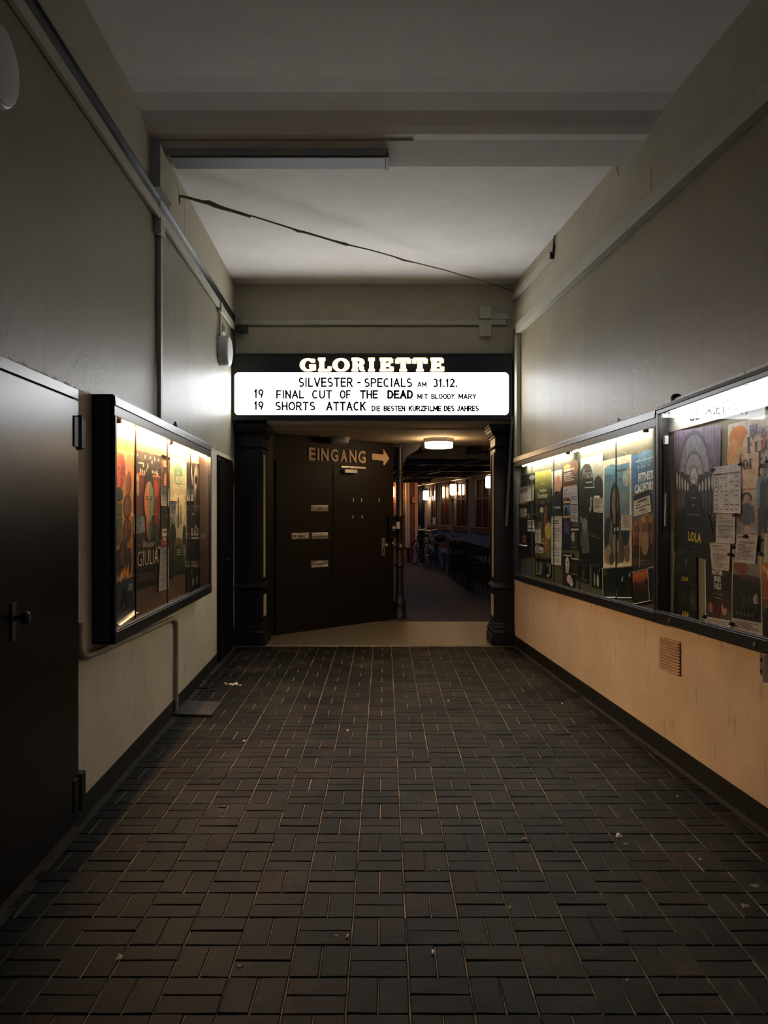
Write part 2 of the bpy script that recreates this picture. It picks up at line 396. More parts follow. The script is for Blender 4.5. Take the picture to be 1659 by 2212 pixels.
def stroke_geo(items):
    v = []; f = []
    for it in items:
        if it[0] == 'l':
            _, x0, y0, x1, y1, w = it; dx, dy = x1 - x0, y1 - y0; l = math.hypot(dx, dy) or 1; nx, ny = -dy / l * w / 2, dx / l * w / 2
            o = len(v); v += [(x0 + nx, y0 + ny), (x0 - nx, y0 - ny), (x1 - nx, y1 - ny), (x1 + nx, y1 + ny)]; f.append((o, o + 1, o + 2, o + 3))
        else:
            _, cx, cy, rx, ry, a0, a1, w = it; n = max(5, int(abs(a1 - a0) / 14)); o = len(v)
            for i in range(n + 1):
                a = math.radians(a0 + (a1 - a0) * i / n)
                v += [(cx + (rx + w / 2) * math.cos(a), cy + (ry + w * .30) * math.sin(a)), (cx + (rx - w / 2) * math.cos(a), cy + (ry - w * .30) * math.sin(a))]
            for i in range(n): f.append((o + 2 * i, o + 2 * i + 1, o + 2 * i + 3, o + 2 * i + 2))
    return v, f
SER = {   # narrow serif letters for one poster: width, strokes; caps height 1, x-height .62
 'B': (.62, [('l', .16, 0, .16, 1, .15), ('l', .02, .975, .36, .975, .05), ('l', .02, .025, .36, .025, .05), ('a', .30, .75, .20, .23, -90, 90, .14), ('a', .30, .26, .24, .25, -90, 90, .15)]),
 'F': (.56, [('l', .17, 0, .17, 1, .15), ('l', .02, .975, .54, .975, .05), ('l', .02, .025, .36, .025, .05), ('l', .17, .52, .40, .52, .05), ('l', .52, .74, .52, 1, .05), ('l', .40, .40, .40, .64, .05)]),
 'l': (.32, [('l', .15, 0, .15, 1, .13), ('l', .02, .02, .29, .02, .04), ('l', .03, .98, .15, .98, .04)]),
 'a': (.48, [('a', .23, .44, .17, .16, 10, 160, .09), ('l', .38, .06, .38, .46, .12), ('a', .21, .18, .15, .17, 60, 360, .10), ('l', .38, .02, .47, .02, .05)]),
 'c': (.46, [('a', .26, .31, .19, .29, 45, 315, .11)]),
 'k': (.52, [('l', .14, 0, .14, 1, .13), ('l', .02, .02, .28, .02, .04), ('l', .14, .26, .42, .60, .06), ('l', .24, .36, .46, 0, .12), ('l', .34, .02, .54, .02, .04), ('l', .32, .61, .52, .61, .04)]),
 'r': (.42, [('l', .14, 0, .14, .62, .13), ('l', .02, .02, .28, .02, .04), ('l', .02, .61, .14, .61, .04), ('a', .32, .42, .17, .19, 70, 175, .08)]),
 'i': (.30, [('l', .15, 0, .15, .62, .13), ('l', .02, .02, .29, .02, .04), ('l', .03, .61, .15, .61, .04), ('l', .15, .80, .15, .93, .14)]),
 'd': (.52, [('l', .40, 0, .40, 1, .13), ('l', .28, .98, .40, .98, .04), ('a', .22, .31, .16, .29, 0, 360, .11), ('l', .40, .02, .51, .02, .04)]),
 'y': (.52, [('l', .10, .61, .30, .04, .12), ('l', .44, .61, .20, -.24, .05), ('l', .0, .61, .22, .61, .04), ('l', .34, .61, .53, .61, .04), ('l', .10, -.24, .22, -.24, .08)]),
 'f': (.38, [('l', .17, 0, .17, .80, .13), ('l', .03, .02, .32, .02, .04), ('l', .03, .60, .36, .60, .05), ('a', .30, .80, .13, .19, 30, 180, .08)]),
 'o': (.50, [('a', .25, .31, .18, .29, 0, 360, .12)]),
 'u': (.54, [('l', .14, .16, .14, .62, .13), ('l', .02, .61, .14, .61, .04), ('a', .26, .18, .13, .17, 180, 360, .09), ('l', .40, 0, .40, .62, .13), ('l', .28, .61, .40, .61, .04), ('l', .40, .02, .52, .02, .04)]),
 't': (.38, [('l', .16, .10, .16, .82, .12), ('l', .02, .61, .35, .61, .05), ('a', .26, .12, .11, .12, 180, 320, .08)]),
 'e': (.48, [('a', .25, .31, .18, .29, 0, 310, .10), ('l', .08, .33, .42, .33, .05)]),
 ' ': (.30, []),
}
def word_geo(s, table, gap=0.04):
    v = []; f = []; x = 0
    for ch in s:
        w, it = table[ch]; gv, gf = stroke_geo(it); o = len(v)
        v += [(x + p[0], p[1]) for p in gv]; f += [tuple(o + i for i in q) for q in gf]; x += w + gap
    return [(p[0] / x, p[1]) for p in v], f

# plain condensed capitals of the letter board, drawn as strokes on a unit box
SANS = {
 'A': [(0, 0, .5, 1), (1, 0, .5, 1), (.2, .34, .8, .34)], 'B': [(0, 0, 0, 1), (0, 1, .55, 1), ('a', .55, .76, .38, .24, -90, 90), (0, .52, .58, .52), ('a', .58, .26, .42, .26, -90, 90), (0, 0, .58, 0)],
 'C': [('a', .55, .5, .55, .5, 48, 312)], 'D': [(0, 0, 0, 1), (0, 1, .4, 1), (0, 0, .4, 0), ('a', .4, .5, .6, .5, -90, 90)], 'E': [(0, 0, 0, 1), (0, 1, 1, 1), (0, .52, .85, .52), (0, 0, 1, 0)],
 'F': [(0, 0, 0, 1), (0, 1, 1, 1), (0, .5, .85, .5)], 'H': [(0, 0, 0, 1), (1, 0, 1, 1), (0, .5, 1, .5)], 'I': [(.5, 0, .5, 1)], 'J': [(.9, 1, .9, .25), ('a', .45, .28, .45, .28, 180, 360)],
 'K': [(0, 0, 0, 1), (0, .38, .95, 1), (.35, .6, 1, 0)], 'L': [(0, 0, 0, 1), (0, 0, 1, 0)], 'M': [(0, 0, 0, 1), (0, 1, .5, .25), (.5, .25, 1, 1), (1, 0, 1, 1)], 'N': [(0, 0, 0, 1), (0, 1, 1, 0), (1, 0, 1, 1)],
 'O': [('a', .5, .5, .5, .5, 0, 360)], 'P': [(0, 0, 0, 1), (0, 1, .55, 1), ('a', .55, .73, .45, .27, -90, 90), (0, .46, .55, .46)], 'R': [(0, 0, 0, 1), (0, 1, .55, 1), ('a', .55, .75, .42, .25, -90, 90), (0, .5, .55, .5), (.45, .5, 1, 0)],
 'S': [('a', .5, .75, .46, .25, 35, 270), ('a', .5, .25, .5, .25, -145, 90)], 'T': [(.5, 0, .5, 1), (0, 1, 1, 1)], 'U': [(0, 1, 0, .35), ('a', .5, .35, .5, .35, 180, 360), (1, .35, 1, 1)], 'V': [(0, 1, .5, 0), (.5, 0, 1, 1)],
 'Y': [(0, 1, .5, .48), (1, 1, .5, .48), (.5, .48, .5, 0)], 'Z': [(0, 1, 1, 1), (1, 1, 0, 0), (0, 0, 1, 0)], '1': [(.62, 0, .62, 1), (.62, 1, .2, .78)], '2': [('a', .48, .72, .46, .28, -20, 170), (.90, .62, .02, 0), (0, 0, 1, 0)],
 '3': [('a', .45, .76, .42, .24, -80, 150), ('a', .45, .26, .5, .27, -150, 85)], '9': [('a', .5, .68, .48, .32, 0, 360), (.98, .66, .60, 0)], '.': [(.5, 0, .5, .04)], '-': [(0, .5, 1, .5)]}
WID = {'I': .12, '.': .12, 'M': .82, '1': .42, 'J': .5, 'E': .56, 'F': .54, 'L': .52, '-': .5, 'O': .78, 'C': .7, 'A': .74, 'V': .72, 'T': .66, 'S': .6}
def board_word(s, x0, x1, z0, z1, w):
    """strokes of a word fitted to a box, w = stroke width in metres; returns points and faces in (x, z)"""
    gap = .33; tot = sum(WID.get(c, .64) for c in s) + gap * (len(s) - 1); k = (x1 - x0 - w) / tot; v = []; f = []; x = x0 + w / 2
    h = z1 - z0 - w; zb = z0 + w / 2
    for c in s:
        cw = WID.get(c, .64) * k
        for it in SANS[c]:
            o = len(v)
            if it[0] == 'a':
                _, cx, cy, rx, ry, a0, a1 = it; n = max(5, int(abs(a1 - a0) / 13)); px, pz, rx, ry = x + cx * cw, zb + cy * h, rx * cw, ry * h
                for i in range(n + 1):
                    a = math.radians(a0 + (a1 - a0) * i / n); nx, nz = math.cos(a) * ry, math.sin(a) * rx; l = math.hypot(nx, nz) or 1; nx, nz = nx / l * w / 2, nz / l * w / 2
                    qx, qz = px + rx * math.cos(a), pz + ry * math.sin(a); v += [(qx + nx, qz + nz), (qx - nx, qz - nz)]
                for i in range(n): f.append((o + 2 * i, o + 2 * i + 1, o + 2 * i + 3, o + 2 * i + 2))
            else:
                ax, az, bx, bz = x + it[0] * cw, zb + it[1] * h, x + it[2] * cw, zb + it[3] * h; dx, dz = bx - ax, bz - az; l = math.hypot(dx, dz) or 1e-6
                ex, ez = dx / l * w / 2, dz / l * w / 2; nx, nz = -ez, ex
                v += [(ax - ex + nx, az - ez + nz), (ax - ex - nx, az - ez - nz), (bx + ex - nx, bz + ez - nz), (bx + ex + nx, bz + ez + nz)]; f.append((o, o + 1, o + 2, o + 3))
        x += cw + gap * k
    return v, f
# ================================================================== the setting
# ---- brick paving: square cells of two pavers laid crosswise, sandy joints
def build_floor():
    mb = MB(); cell = 0.2032; ox = 0.083 - cell * 12; oy = 2.611 - cell * 12
    prof = random.Random(5)
    for i in range(0, 24):
        for j in range(0, 46):
            x0 = ox + i * cell; y0 = oy + j * cell
            if y0 + cell > PY + 0.02 or y0 < 0.15: continue
            if x0 + cell < XL(y0) - 0.02 or x0 > XR(y0) + 0.02: continue
            # cell left of x=.083 starting at y=2.611 holds two pavers lying along y
            along_y = ((i - 11) + (j - 12)) % 2 == 0
            parts = [(x0, x0 + cell / 2, y0, y0 + cell), (x0 + cell / 2, x0 + cell, y0, y0 + cell)] if along_y else \
                    [(x0, x0 + cell, y0, y0 + cell / 2), (x0, x0 + cell, y0 + cell / 2, y0 + cell)]
            for (a, b, c, d) in parts:
                g = 0.0022; e = 0.0036; dz = prof.uniform(-.0016, .0016); t1 = prof.uniform(-.0010, .0010); t2 = prof.uniform(-.0010, .0010)
                k = prof.uniform(0.75, 1.22); h = prof.random()
                base = (0.0165, 0.0165, 0.0135) if h < .7 else ((0.022, 0.0165, 0.0135) if h < .86 else (0.0145, 0.017, 0.0142))
                col = (base[0] * k, base[1] * k, base[2] * k, 1)
                wob = lambda: prof.uniform(-.0016, .0016)
                o = [(a + g + wob(), c + g + wob()), (b - g + wob(), c + g + wob()), (b - g + wob(), d - g + wob()), (a + g + wob(), d - g + wob())]
                n = [(o[0][0] + e, o[0][1] + e), (o[1][0] - e, o[1][1] + e), (o[2][0] - e, o[2][1] - e), (o[3][0] + e, o[3][1] - e)]
                zt = [dz + t1, dz - t1 + t2, dz - t2, dz + t2]
                v = [(x, y, fz(y) + zt[q]) for q, (x, y) in enumerate(n)] + [(x, y, fz(y) - 0.004 + zt[q]) for q, (x, y) in enumerate(o)] + \
                    [(x, y, fz(y) - 0.014) for (x, y) in o]
                mb.add(v, [(0, 1, 2, 3)] + [(4 + q, 4 + (q + 1) % 4, (q + 1) % 4, q) for q in range(4)] + [(8 + q, 8 + (q + 1) % 4, 4 + (q + 1) % 4, 4 + q) for q in range(4)], 0, col)
    sd = -0.0058
    for y0 in range(-7, 10):
        y1 = min(y0 + 1, PY)
        mb.quad((-2.3, y0, fz(y0) + sd), (3.0, y0, fz(y0) + sd), (3.0, y1, fz(y1) + sd), (-2.3, y1, fz(y1) + sd), 1)
    mb.hexa([(-2.3, -7, -.30), (3.0, -7, -.30), (3.0, -7, -.10), (-2.3, -7, -.10), (-2.3, PY, FZ1 - .20), (3.0, PY, FZ1 - .20), (3.0, PY, FZ1 - .03), (-2.3, PY, FZ1 - .03)], 1)
    struct(mb.build('floor', [M_BRICK, M_SAND], attr='tone', org=(0, 0, 0)))
build_floor()
# terrazzo strip of the entrance and the paving of the courtyard behind
mb = MB().box(-2.4, 2.6, PY, 11.42, FZ1 - .2, FZ1); struct(mb.build('floor_threshold', M_TERR, org=(0, 0, 0)))
mb = MB().box(-9, 9, 11.42, 32, FZ1 - .2, FZ1 - .004); struct(mb.build('floor_courtyard', M_ASPH, org=(0, 0, 0)))

# ---- long walls (wallpaper above, plaster below, painted boards at the very top)
mb = MB()
mb.hexa([(XL(-7) - .3, -7, -.2), (XL(-7), -7, -.2), (XL(-7), -7, 4.5), (XL(-7) - .3, -7, 4.5), (XL(PY) - .3, PY, -.2), (XL(PY), PY, -.2), (XL(PY), PY, 4.5), (XL(PY) - .3, PY, 4.5)])  # carried far back behind the camera to narrow the sky opening
wbox(mb, 'L', -2, PY, 3.80, 4.32, -.01, .012, mi=1)
for a, b in ((6.08, 6.62), (6.63, 7.18), (7.19, 9.35)): wbox(mb, 'L', a, b, 3.81, 4.115, .010, .018, mi=1)
struct(mb.build('wall_left', [M_PAPER_L, M_UPPER], org=(0, 0, 0)))
mb = MB()
mb.hexa([(XR(-7), -7, -.2), (XR(-7) + .3, -7, -.2), (XR(-7) + .3, -7, 4.5), (XR(-7), -7, 4.5), (XR(PY), PY, -.2), (XR(PY) + .3, PY, -.2), (XR(PY) + .3, PY, 4.5), (XR(PY), PY, 4.5)])  # unseen rear part lengthened like the left wall, against sky light
wbox(mb, 'R', -2, PY, 3.60, 4.32, -.01, .006, mi=1)
struct(mb.build('wall_right', [M_PAPER_R, M_UPPER], org=(0, 0, 0)))
# skirtings
mb = MB(); H = .112
wbox(mb, 'L', 4.10, 8.24, fz(4.1) - .03, fz(4.1) + H, -.01, .007, fz(8.24) - .03, fz(8.24) + H)
wbox(mb, 'L', 9.22, PY, fz(9.22) - .03, fz(9.22) + H, -.01, .007, fz(PY) - .03, fz(PY) + H)
wbox(mb, 'L', -2, 3.0, -.05, H, -.01, .007, fz(3) - .03, fz(3) + H)
struct(mb.build('baseboard_left', M_BASE, org=(0, 0, 0)))
mb = MB(); wbox(mb, 'R', -2, PY, fz(-2) - .03, fz(-2) + H, -.01, .007, fz(PY) - .03, fz(PY) + H)
struct(mb.build('baseboard_right', M_BASE, org=(0, 0, 0)))
# mortar fillets along the feet of the walls
mb = MB()
for side in 'LR':
    wbox(mb, side, -1, PY - .02, fz(-1) - .02, fz(-1) + .0012, .006, .045, fz(PY) - .02, fz(PY) + .0012)
struct(mb.build('trim_3', M_FILLET, org=(0, 0, 0)))

# ---- ceiling with the coved beam across it
mb = MB()
prof = [(-7, 4.215), (4.95, 4.213), (5.12, 4.205), (5.30, 4.18), (5.44, 4.145), (5.52, 4.128), (5.60, 4.126), (5.93, 4.084), (5.935, 4.198), (9.6, 4.198)]  # rear stretch behind the camera lengthened to let in less sky
for (y0, z0), (y1, z1) in zip(prof, prof[1:]):
    mb.hexa([(-2.2, y0, z0), (3.0, y0, z0), (3.0, y0, 4.6), (-2.2, y0, 4.6), (-2.2, y1, z1), (3.0, y1, z1), (3.0, y1, 4.6), (-2.2, y1, 4.6)])
struct(mb.build('ceiling', M_CEIL, org=(0, 0, 0)))
mb = MB().box(-1.565, .2, 5.588, 5.60, 4.116, 4.128); struct(mb.build('trim_1', M_UPPER))
mb = MB(); wbox(mb, 'L', 5.575, 5.93, 3.80, 4.128, -.01, .075); struct(mb.build('trim_2', M_UPPER))

# ---- wall over the portal
mb = MB()
mb.box(XL(PY) - .2, XR(PY) + .2, PY, 9.84, 2.652, 4.4)
mb.hexa([(-1.32, PY - .01, 2.604), (1.45, PY - .01, 2.604), (1.45, PY - .01, 2.66), (-1.34, PY - .01, 2.66), (-1.32, 9.84, 2.585), (1.6, 9.84, 2.585), (1.6, 9.84, 2.66), (-1.34, 9.84, 2.66)], 1)
struct(mb.build('wall_portal', [M_UPPER, M_PLASTER], org=(0, 0, 0)))
mb = MB().box(XL(PY) + .02, XR(PY) - .015, 9.385, 9.412, 3.31, 3.705)
struct(mb.build('trim_4', M_UPPER, bev=.004))

# ---- passage behind the portal
mb = MB().box(-2.4, 3.4, 9.80, 12.12, 2.58, 2.9); struct(mb.build('ceiling_passage', M_PLASTER, org=(0, 0, 0)))
mb = MB(); L_ = (DB - DA).length
dbox(mb, -.02, L_, -.1, 2.62, -.12, 0.0)
mb.hexa([(-1.9, 9.6, -.1), (-1.70, 9.45, -.1), (-1.70, 9.45, 2.62), (-1.9, 9.6, 2.62), (-1.50, 10.3, -.1), (-1.352, 10.14, -.1), (-1.352, 10.14, 2.62), (-1.50, 10.3, 2.62)])
dbox(mb, 0.0, L_, 2.556, 2.572, -.01, .012)
struct(mb.build('wall_entrance', M_PANELBR, org=(0, 0, 0)))
mb = MB().hexa([(1.62, 9.80, -.1), (1.9, 9.8, -.1), (1.9, 9.8, 2.7), (1.62, 9.8, 2.7), (3.32, 13.0, -.1), (3.6, 13, -.1), (3.6, 13, 2.7), (3.32, 13, 2.7)])
struct(mb.build('wall_passage_unseen', M_PLASTER, org=(0, 0, 0)))  # hidden from view, added to block sky light from the side

# ---- courtyard shell
def YX(y): return 5.92 - 0.2 * y
mb = MB()
def ybox(mb, y0, y1, z0, z1, d0, d1, mi=0):
    P = lambda y, d, z: (YX(y) - d, y, z)
    return mb.hexa([P(y0, d0, z0), P(y0, d1, z0), P(y0, d1, z1), P(y0, d0, z1), P(y1, d0, z0), P(y1, d1, z0), P(y1, d1, z1), P(y1, d0, z1)], mi)
def yat(u, v, d=0.0):
    rx, rz = ray(u, v); y = (5.92 - d) / (rx + .2); return Vector((rx * y, y, CZ + rz * y))
ybox(mb, 12.9, 23.75, -.1, 5.5, -.3, 0.0); ybox(mb, 12.9, 23.75, 0, .52, -.01, .03, 1)
struct(mb.build('wall_courtyard', [M_YARDW, M_PLINTH], org=(0, 0, 0)))
# end wall: brick beside sandstone
def brick_mat():
    m = bpy.data.materials.new('lit_brick'); m.use_nodes = True; nt = m.node_tree; N = nt.nodes; L = nt.links; p = N['Principled BSDF']
    tc = N.new('ShaderNodeTexCoord'); mp = N.new('ShaderNodeMapping'); mp.inputs['Rotation'].default_value = (math.radians(-90), 0, 0)
    L.new(tc.outputs['Object'], mp.inputs['Vector'])
    b = N.new('ShaderNodeTexBrick'); b.inputs['Scale'].default_value = 1.0; b.inputs['Brick Width'].default_value = .24; b.inputs['Row Height'].default_value = .075
    b.inputs['Mortar Size'].default_value = .008; b.inputs['Color1'].default_value = C(176, 104, 60); b.inputs['Color2'].default_value = C(150, 84, 48); b.inputs['Mortar'].default_value = C(66, 44, 32)
    L.new(mp.outputs[0], b.inputs['Vector']); L.new(b.outputs['Color'], p.inputs['Base Color']); p.inputs['Roughness'].default_value = .8
    bp = N.new('ShaderNodeBump'); bp.inputs['Strength'].default_value = .4; bp.inputs['Distance'].default_value = .01; L.new(b.outputs['Fac'], bp.inputs['Height']); bp.invert = True
    L.new(bp.outputs[0], p.inputs['Normal']); return m
YE = 24.6
mb = MB().box(-7.0, .68, YE, YE + .3, -.1, 3.6); mb.box(-7.2, -6.9, 11, YE + .3, -.1, 3.4, 1); mb.box(-7.2, -2.3, 10.8, 11.1, -.1, 5.5, 1); mb.box(.66, 2.2, YE + .12, YE + .4, -.1, 4.0, 1)  # unseen left stretch and side walls added to shut out low sky
struct(mb.build('wall_end', [brick_mat(), M_SANDST], org=(0, 0, 0)))
# lean-to roof: boards over timbers
mb = MB().hexa([(-1.5, 12.125, 2.64), (3.6, 12.125, 2.64), (3.6, 12.125, 2.70), (-1.5, 12.125, 2.70), (-1.5, 25.6, 2.62), (1.4, 25.6, 2.56), (1.4, 25.6, 2.62), (-1.5, 25.6, 2.68)])
struct(mb.build('roof', M_ROOFW, org=(0, 0, 0)))
tim = thing('roof_frame', 'dark timber frame of rafters and purlins under the lean-to roof boards', 'roof frame', (1.0, 18, 2.5))
for y in (13.4, 15.2, 17.4, 20.2, 23.4):
    x1 = YX(y) - .005; zz = 2.645 - .03 * (y - 12.1) / 13.5
    MB().hexa([(-1.4, y, zz - .15), (-1.4, y + .13, zz - .15), (-1.4, y + .13, zz), (-1.4, y, zz), (x1, y - .5, zz - .20), (x1, y - .37, zz - .20), (x1, y - .37, zz - .02), (x1, y - .5, zz - .02)]).build('rafter', M_BEAMW, tim)
for d in (.10, 1.05, 2.0, 2.9):
    p = [(YX(12.3) - d, 12.3), (YX(23.7) - d, 23.7)]
    zz0 = 2.64; zz1 = 2.59; lo = .22 if d < .2 else .11
    MB().hexa([(p[0][0], p[0][1], zz0 - lo), (p[0][0] + .11, p[0][1], zz0 - lo), (p[0][0] + .11, p[0][1], zz0), (p[0][0], p[0][1], zz0),
               (p[1][0], p[1][1], zz1 - lo), (p[1][0] + .11, p[1][1], zz1 - lo), (p[1][0] + .11, p[1][1], zz1), (p[1][0], p[1][1], zz1)]).build('purlin', M_BEAMW, tim)
# light metal cable trays along the timbers
for d, z0, z1 in ((1.6, 2.47, 2.42), (.25, 2.43, 2.36)):
    o = MB().tube([(YX(13) - d, 13, z0), (YX(23.6) - d, 23.6, z1)], .014, 8).build('conduit', M_STEEL)
    tag(o, 'thin metal conduit running along the lean-to roof, ' + ('over the courtyard path' if d > 1 else 'close to the courtyard wall'), 'conduit')

# ---- windows of the courtyard wall
for k, (u0, u1, zt) in enumerate(((932, 943, 2.40), (953, 973, 2.40), (987, 1008.5, 2.40), (1028, 1059, 2.42))):
    y1 = yat(u0, 1106).y; y0 = yat(u1, 1106).y
    fr = MB(); ybox(fr, y0, y0 + .09, 1.26, zt, -.02, .02); ybox(fr, y1 - .09, y1, 1.26, zt, -.02, .02); ybox(fr, y0, y1, zt - .08, zt, -.02, .02); ybox(fr, (y0 + y1) / 2 - .03, (y0 + y1) / 2 + .03, 1.26, zt, -.02, .015)
    ybox(fr, y0, y1, 1.9, 1.94, -.02, .015)
    w = struct(fr.build('window_%d' % (k + 1), M_WINFR))
    g = MB(); ybox(g, y0 + .05, y1 - .05, 1.26, zt, .002, .006); g.build('pane', M_WINDARK, w)
    s = MB(); ybox(s, y0 - .08, y1 + .08, 1.13, 1.265, .001, .10); s.build('sill', M_SANDST, w, bev=.01)

# ---- pillars of the portal
def pillar(sgn, x0, x1, label):
    t = thing('pillar', label, 'pillar', ((x0 + x1) / 2, 9.61, FZ1), 'portal pillars')
    y0, y1 = PY, 9.83
    def rings(pr, nm):
        vs = []; fs = []
        for ov, z in pr:
            a, b = (x0 - .012, x1 + ov) if sgn < 0 else (x0 - ov, x1 + .012)
            vs += [(a, y0 - ov, z), (b, y0 - ov, z), (b, y1 + ov * .3, z), (a, y1 + ov * .3, z)]
        n = len(pr)
        for i in range(n - 1):
            for q in range(4): fs.append((i * 4 + q, i * 4 + (q + 1) % 4, i * 4 + 4 + (q + 1) % 4, i * 4 + 4 + q))
        fs += [(3, 2, 1, 0), tuple(4 * n - 4 + q for q in range(4))]
        MB().add(vs, fs).build(nm, M_PILLAR, t)
    f = FZ1 - .004
    rings([(.045, f), (.045, .206), (.034, .214), (.034, .236), (.04, .245), (.03, .268), (.022, .274), (.022, .30), (.012, .315), (.012, .335), (0, .35)], 'base')
    rings([(0, .35), (0, .72), (.010, .728), (.012, .735), (.03, .745), (.03, .762), (0, .80)], 'pedestal')
    rings([(0, .80), (0, 2.33), (.012, 2.335), (.02, 2.345), (.012, 2.36), (0, 2.365)], 'shaft')
    rings([(0, 2.365), (0, 2.455), (.012, 2.46), (.012, 2.475), (.022, 2.482), (.05, 2.525), (.052, 2.54), (.064, 2.545), (.066, 2.572), (.078, 2.578), (.08, 2.603), (.0, 2.604)], 'capital')
    xi = x1 if sgn < 0 else x0; e = .004 * (1 if sgn < 0 else -1)
    for (ya, yb, za, zb) in ((9.445, 9.66, .86, 2.27), (9.45, 9.74, .405, .665)):
        p = MB(); xa, xb = sorted((xi - e, xi + e))
        p.box(xa, xb, ya, yb, za, zb); q = p.build('inset_panel', M_CREAM, t); q['label'] = 'cream painted inset panel'
        r = MB(); xa, xb = sorted((xi, xi + e * 3))
        for (a0, a1, b0, b1) in ((ya - .02, ya, za - .02, zb + .02), (yb, yb + .02, za - .02, zb + .02), (ya, yb, za - .02, za), (ya, yb, zb, zb + .02)): r.box(xa, xb, a0, a1, b0, b1)
        r.build('moulding', M_PILLAR, t)
pillar(-1, -1.682, -1.386, 'black pillar with moulded base left of the brown entrance door')
pillar(1, 1.262, 1.470, 'black pillar with moulded base beside the right wall and its showcases')

# ---- doors
d1 = MB(); wbox(d1, 'L', 3.02, 4.07, 2.165, 2.21, -.01, .03); wbox(d1, 'L', 4.05, 4.075, .05, 2.21, -.01, .012); wbox(d1, 'L', 3.02, 3.06, .04, 2.21, -.01, .012)
d1 = struct(d1.build('door_1', M_DOORBR), 'dark brown steel door nearest on the left wall')
m_ = MB(); wbox(m_, 'L', 3.075, 4.062, .098, 2.155, .004, .034); m_.build('leaf', M_DOORBR, d1, bev=.003)
m_ = MB(); wbox(m_, 'L', 3.06, 4.075, .0, .082, -.01, .018, fz(4.07) - .02, .094); s_ = m_.build('threshold', M_STEP, d1, bev=.004); s_['label'] = 'dull brown threshold'
for z0, z1 in ((1.925, 2.075), (.155, .315)):
    m_ = MB(); wbox(m_, 'L', 3.985, 4.062, z0, z1, .03, .040); wbox(m_, 'L', 4.068, 4.16, z0, z1, .0, .038)
    m_.tube([wp('L', 4.066, z0 - .01, .040), wp('L', 4.066, z1 + .01, .040)], .011, 10); m_.build('hinge', M_BLACKM, d1, bev=.004)
m_ = MB(); wbox(m_, 'L', 3.262, 3.30, 1.10, 1.25, .034, .042); m_.lathe(wp('L', 3.281, 1.19, .04), [(.010, 0), (.010, .03), (.024, .036), (.026, .055), (.016, .064)], 16, axis='x'); m_.build('knob', M_BLACKM, d1)
d2 = MB(); wbox(d2, 'L', 8.255, 9.205, .1, 2.18, -.01, .014, .1, 2.176); d2 = struct(d2.build('door_2', M_DOORBR), 'narrow brown door on the left wall beside the pillar')
m_ = MB(); wbox(m_, 'L', 8.29, 9.17, .105, 2.14, .01, .03); m_.build('leaf', M_DOORBR, d2, bev=.004)
for z0, z1 in ((1.90, 2.05), (.19, .32)):
    m_ = MB(); wbox(m_, 'L', 9.17, 9.30, z0, z1, .0, .032); m_.build('hinge', M_BLACKM, d2, bev=.004)
m_ = MB(); wbox(m_, 'L', 8.36, 8.40, 1.0, 1.2, .03, .038); m_.tube([wp('L', 8.38, 1.13, .03), wp('L', 8.38, 1.13, .08), wp('L', 8.49, 1.13, .085)], .010, 8); m_.build('handle', M_BLACKM, d2)

# ---- entrance door in the diagonal wall: two leaves, letter plates, closer, handle
def dpos(u, v): p = on_diag(u, v); return (Vector((p.x, p.y, 0)) - DA).dot(DD), p.z
d3 = MB(); dbox(d3, .0, L_ - .02, 2.235, 2.262, -.01, .014); d3 = struct(d3.build('door_3', M_PANELBR), 'wide dark brown entrance door with two leaves')
aS = dpos(717, 1106)[0]
for a0, a1 in ((.03, aS - .004), (aS + .004, L_ - .04)):
    m_ = MB(); dbox(m_, a0, a1, FZ1 + .004, 2.232, .0, .022); m_.build('leaf', M_PANELBR, d3, bev=.003)
for z in (.45, 1.95):
    m_ = MB(); p = DA + DD * aS + DN * .024; m_.tube([p + Vector((0, 0, z)), p + Vector((0, 0, z + .16))], .011, 8); m_.build('hinge', M_BLACKM, d3)
slot_lab = ['plain metal letter plate, the uppermost', 'metal letter plate with red sticker', 'metal letter plate with white name label', 'lowest metal letter plate with white name strip']
for k, (u0, u1, v0, v1) in enumerate(((669, 706, 1091, 1104.6), (627, 665.5, 1151.6, 1165), (670, 706, 1151, 1164.5), (669, 706, 1211.5, 1226))):
    a0, z1 = dpos(u0, v0); a1, _ = dpos(u1, v0); _, z0 = dpos(u0, v1)
    pl = MB(); dbox(pl, a0, a1, z0, z1, .02, .028); pl = pl.build('letter_plate', M_STEEL, d3, bev=.002); pl['label'] = slot_lab[k]
    fl = MB(); dbox(fl, a0 + .015, a1 - .015, z0 + .018, z1 - .018, .027, .031); fl.build('flap', M_STEEL, pl, bev=.001)
    ac = (a0 + a1) / 2; zc = (z0 + z1) / 2
    sl = MB(); dbox(sl, ac - .03, ac + .03, zc - .008, zc + .002, .0305, .0325); sl.build('slot', M_BLACKM, pl)
    if k in (1, 2, 3):
        st = MB()
        if k == 1: dbox(st, a0 + .02, a0 + .07, z0 + .008, z1 - .006, .0312, .0325); dbox(st, a1 - .075, a1 - .03, z0 + .02, z1 - .03, .0312, .0325)
        elif k == 2: dbox(st, a0 + .015, a1 - .015, z1 - .035, z1 - .006, .0312, .0325)
        else: dbox(st, a0 + .015, a1 - .015, z0 + .004, z0 + .028, .0312, .0325); dbox(st, ac - .06, ac + .05, z1 - .03, z1 - .015, .0312, .0325)
        st.build('name_label', M_PAPERW, pl)
        if k == 1:
            st = MB(); dbox(st, a0 + .028, a0 + .062, z0 + .018, z1 - .02, .0325, .0332); st.build('sticker', M_REFL, pl)
        else:
            st = MB()
            zz = z1 - .024 if k == 2 else z0 + .012
            for q in range(7): dbox(st, a0 + .03 + q * .027, a0 + .03 + q * .027 + .02, zz, zz + .010, .0325, .0331)
            st.build('print', M_INK, pl)
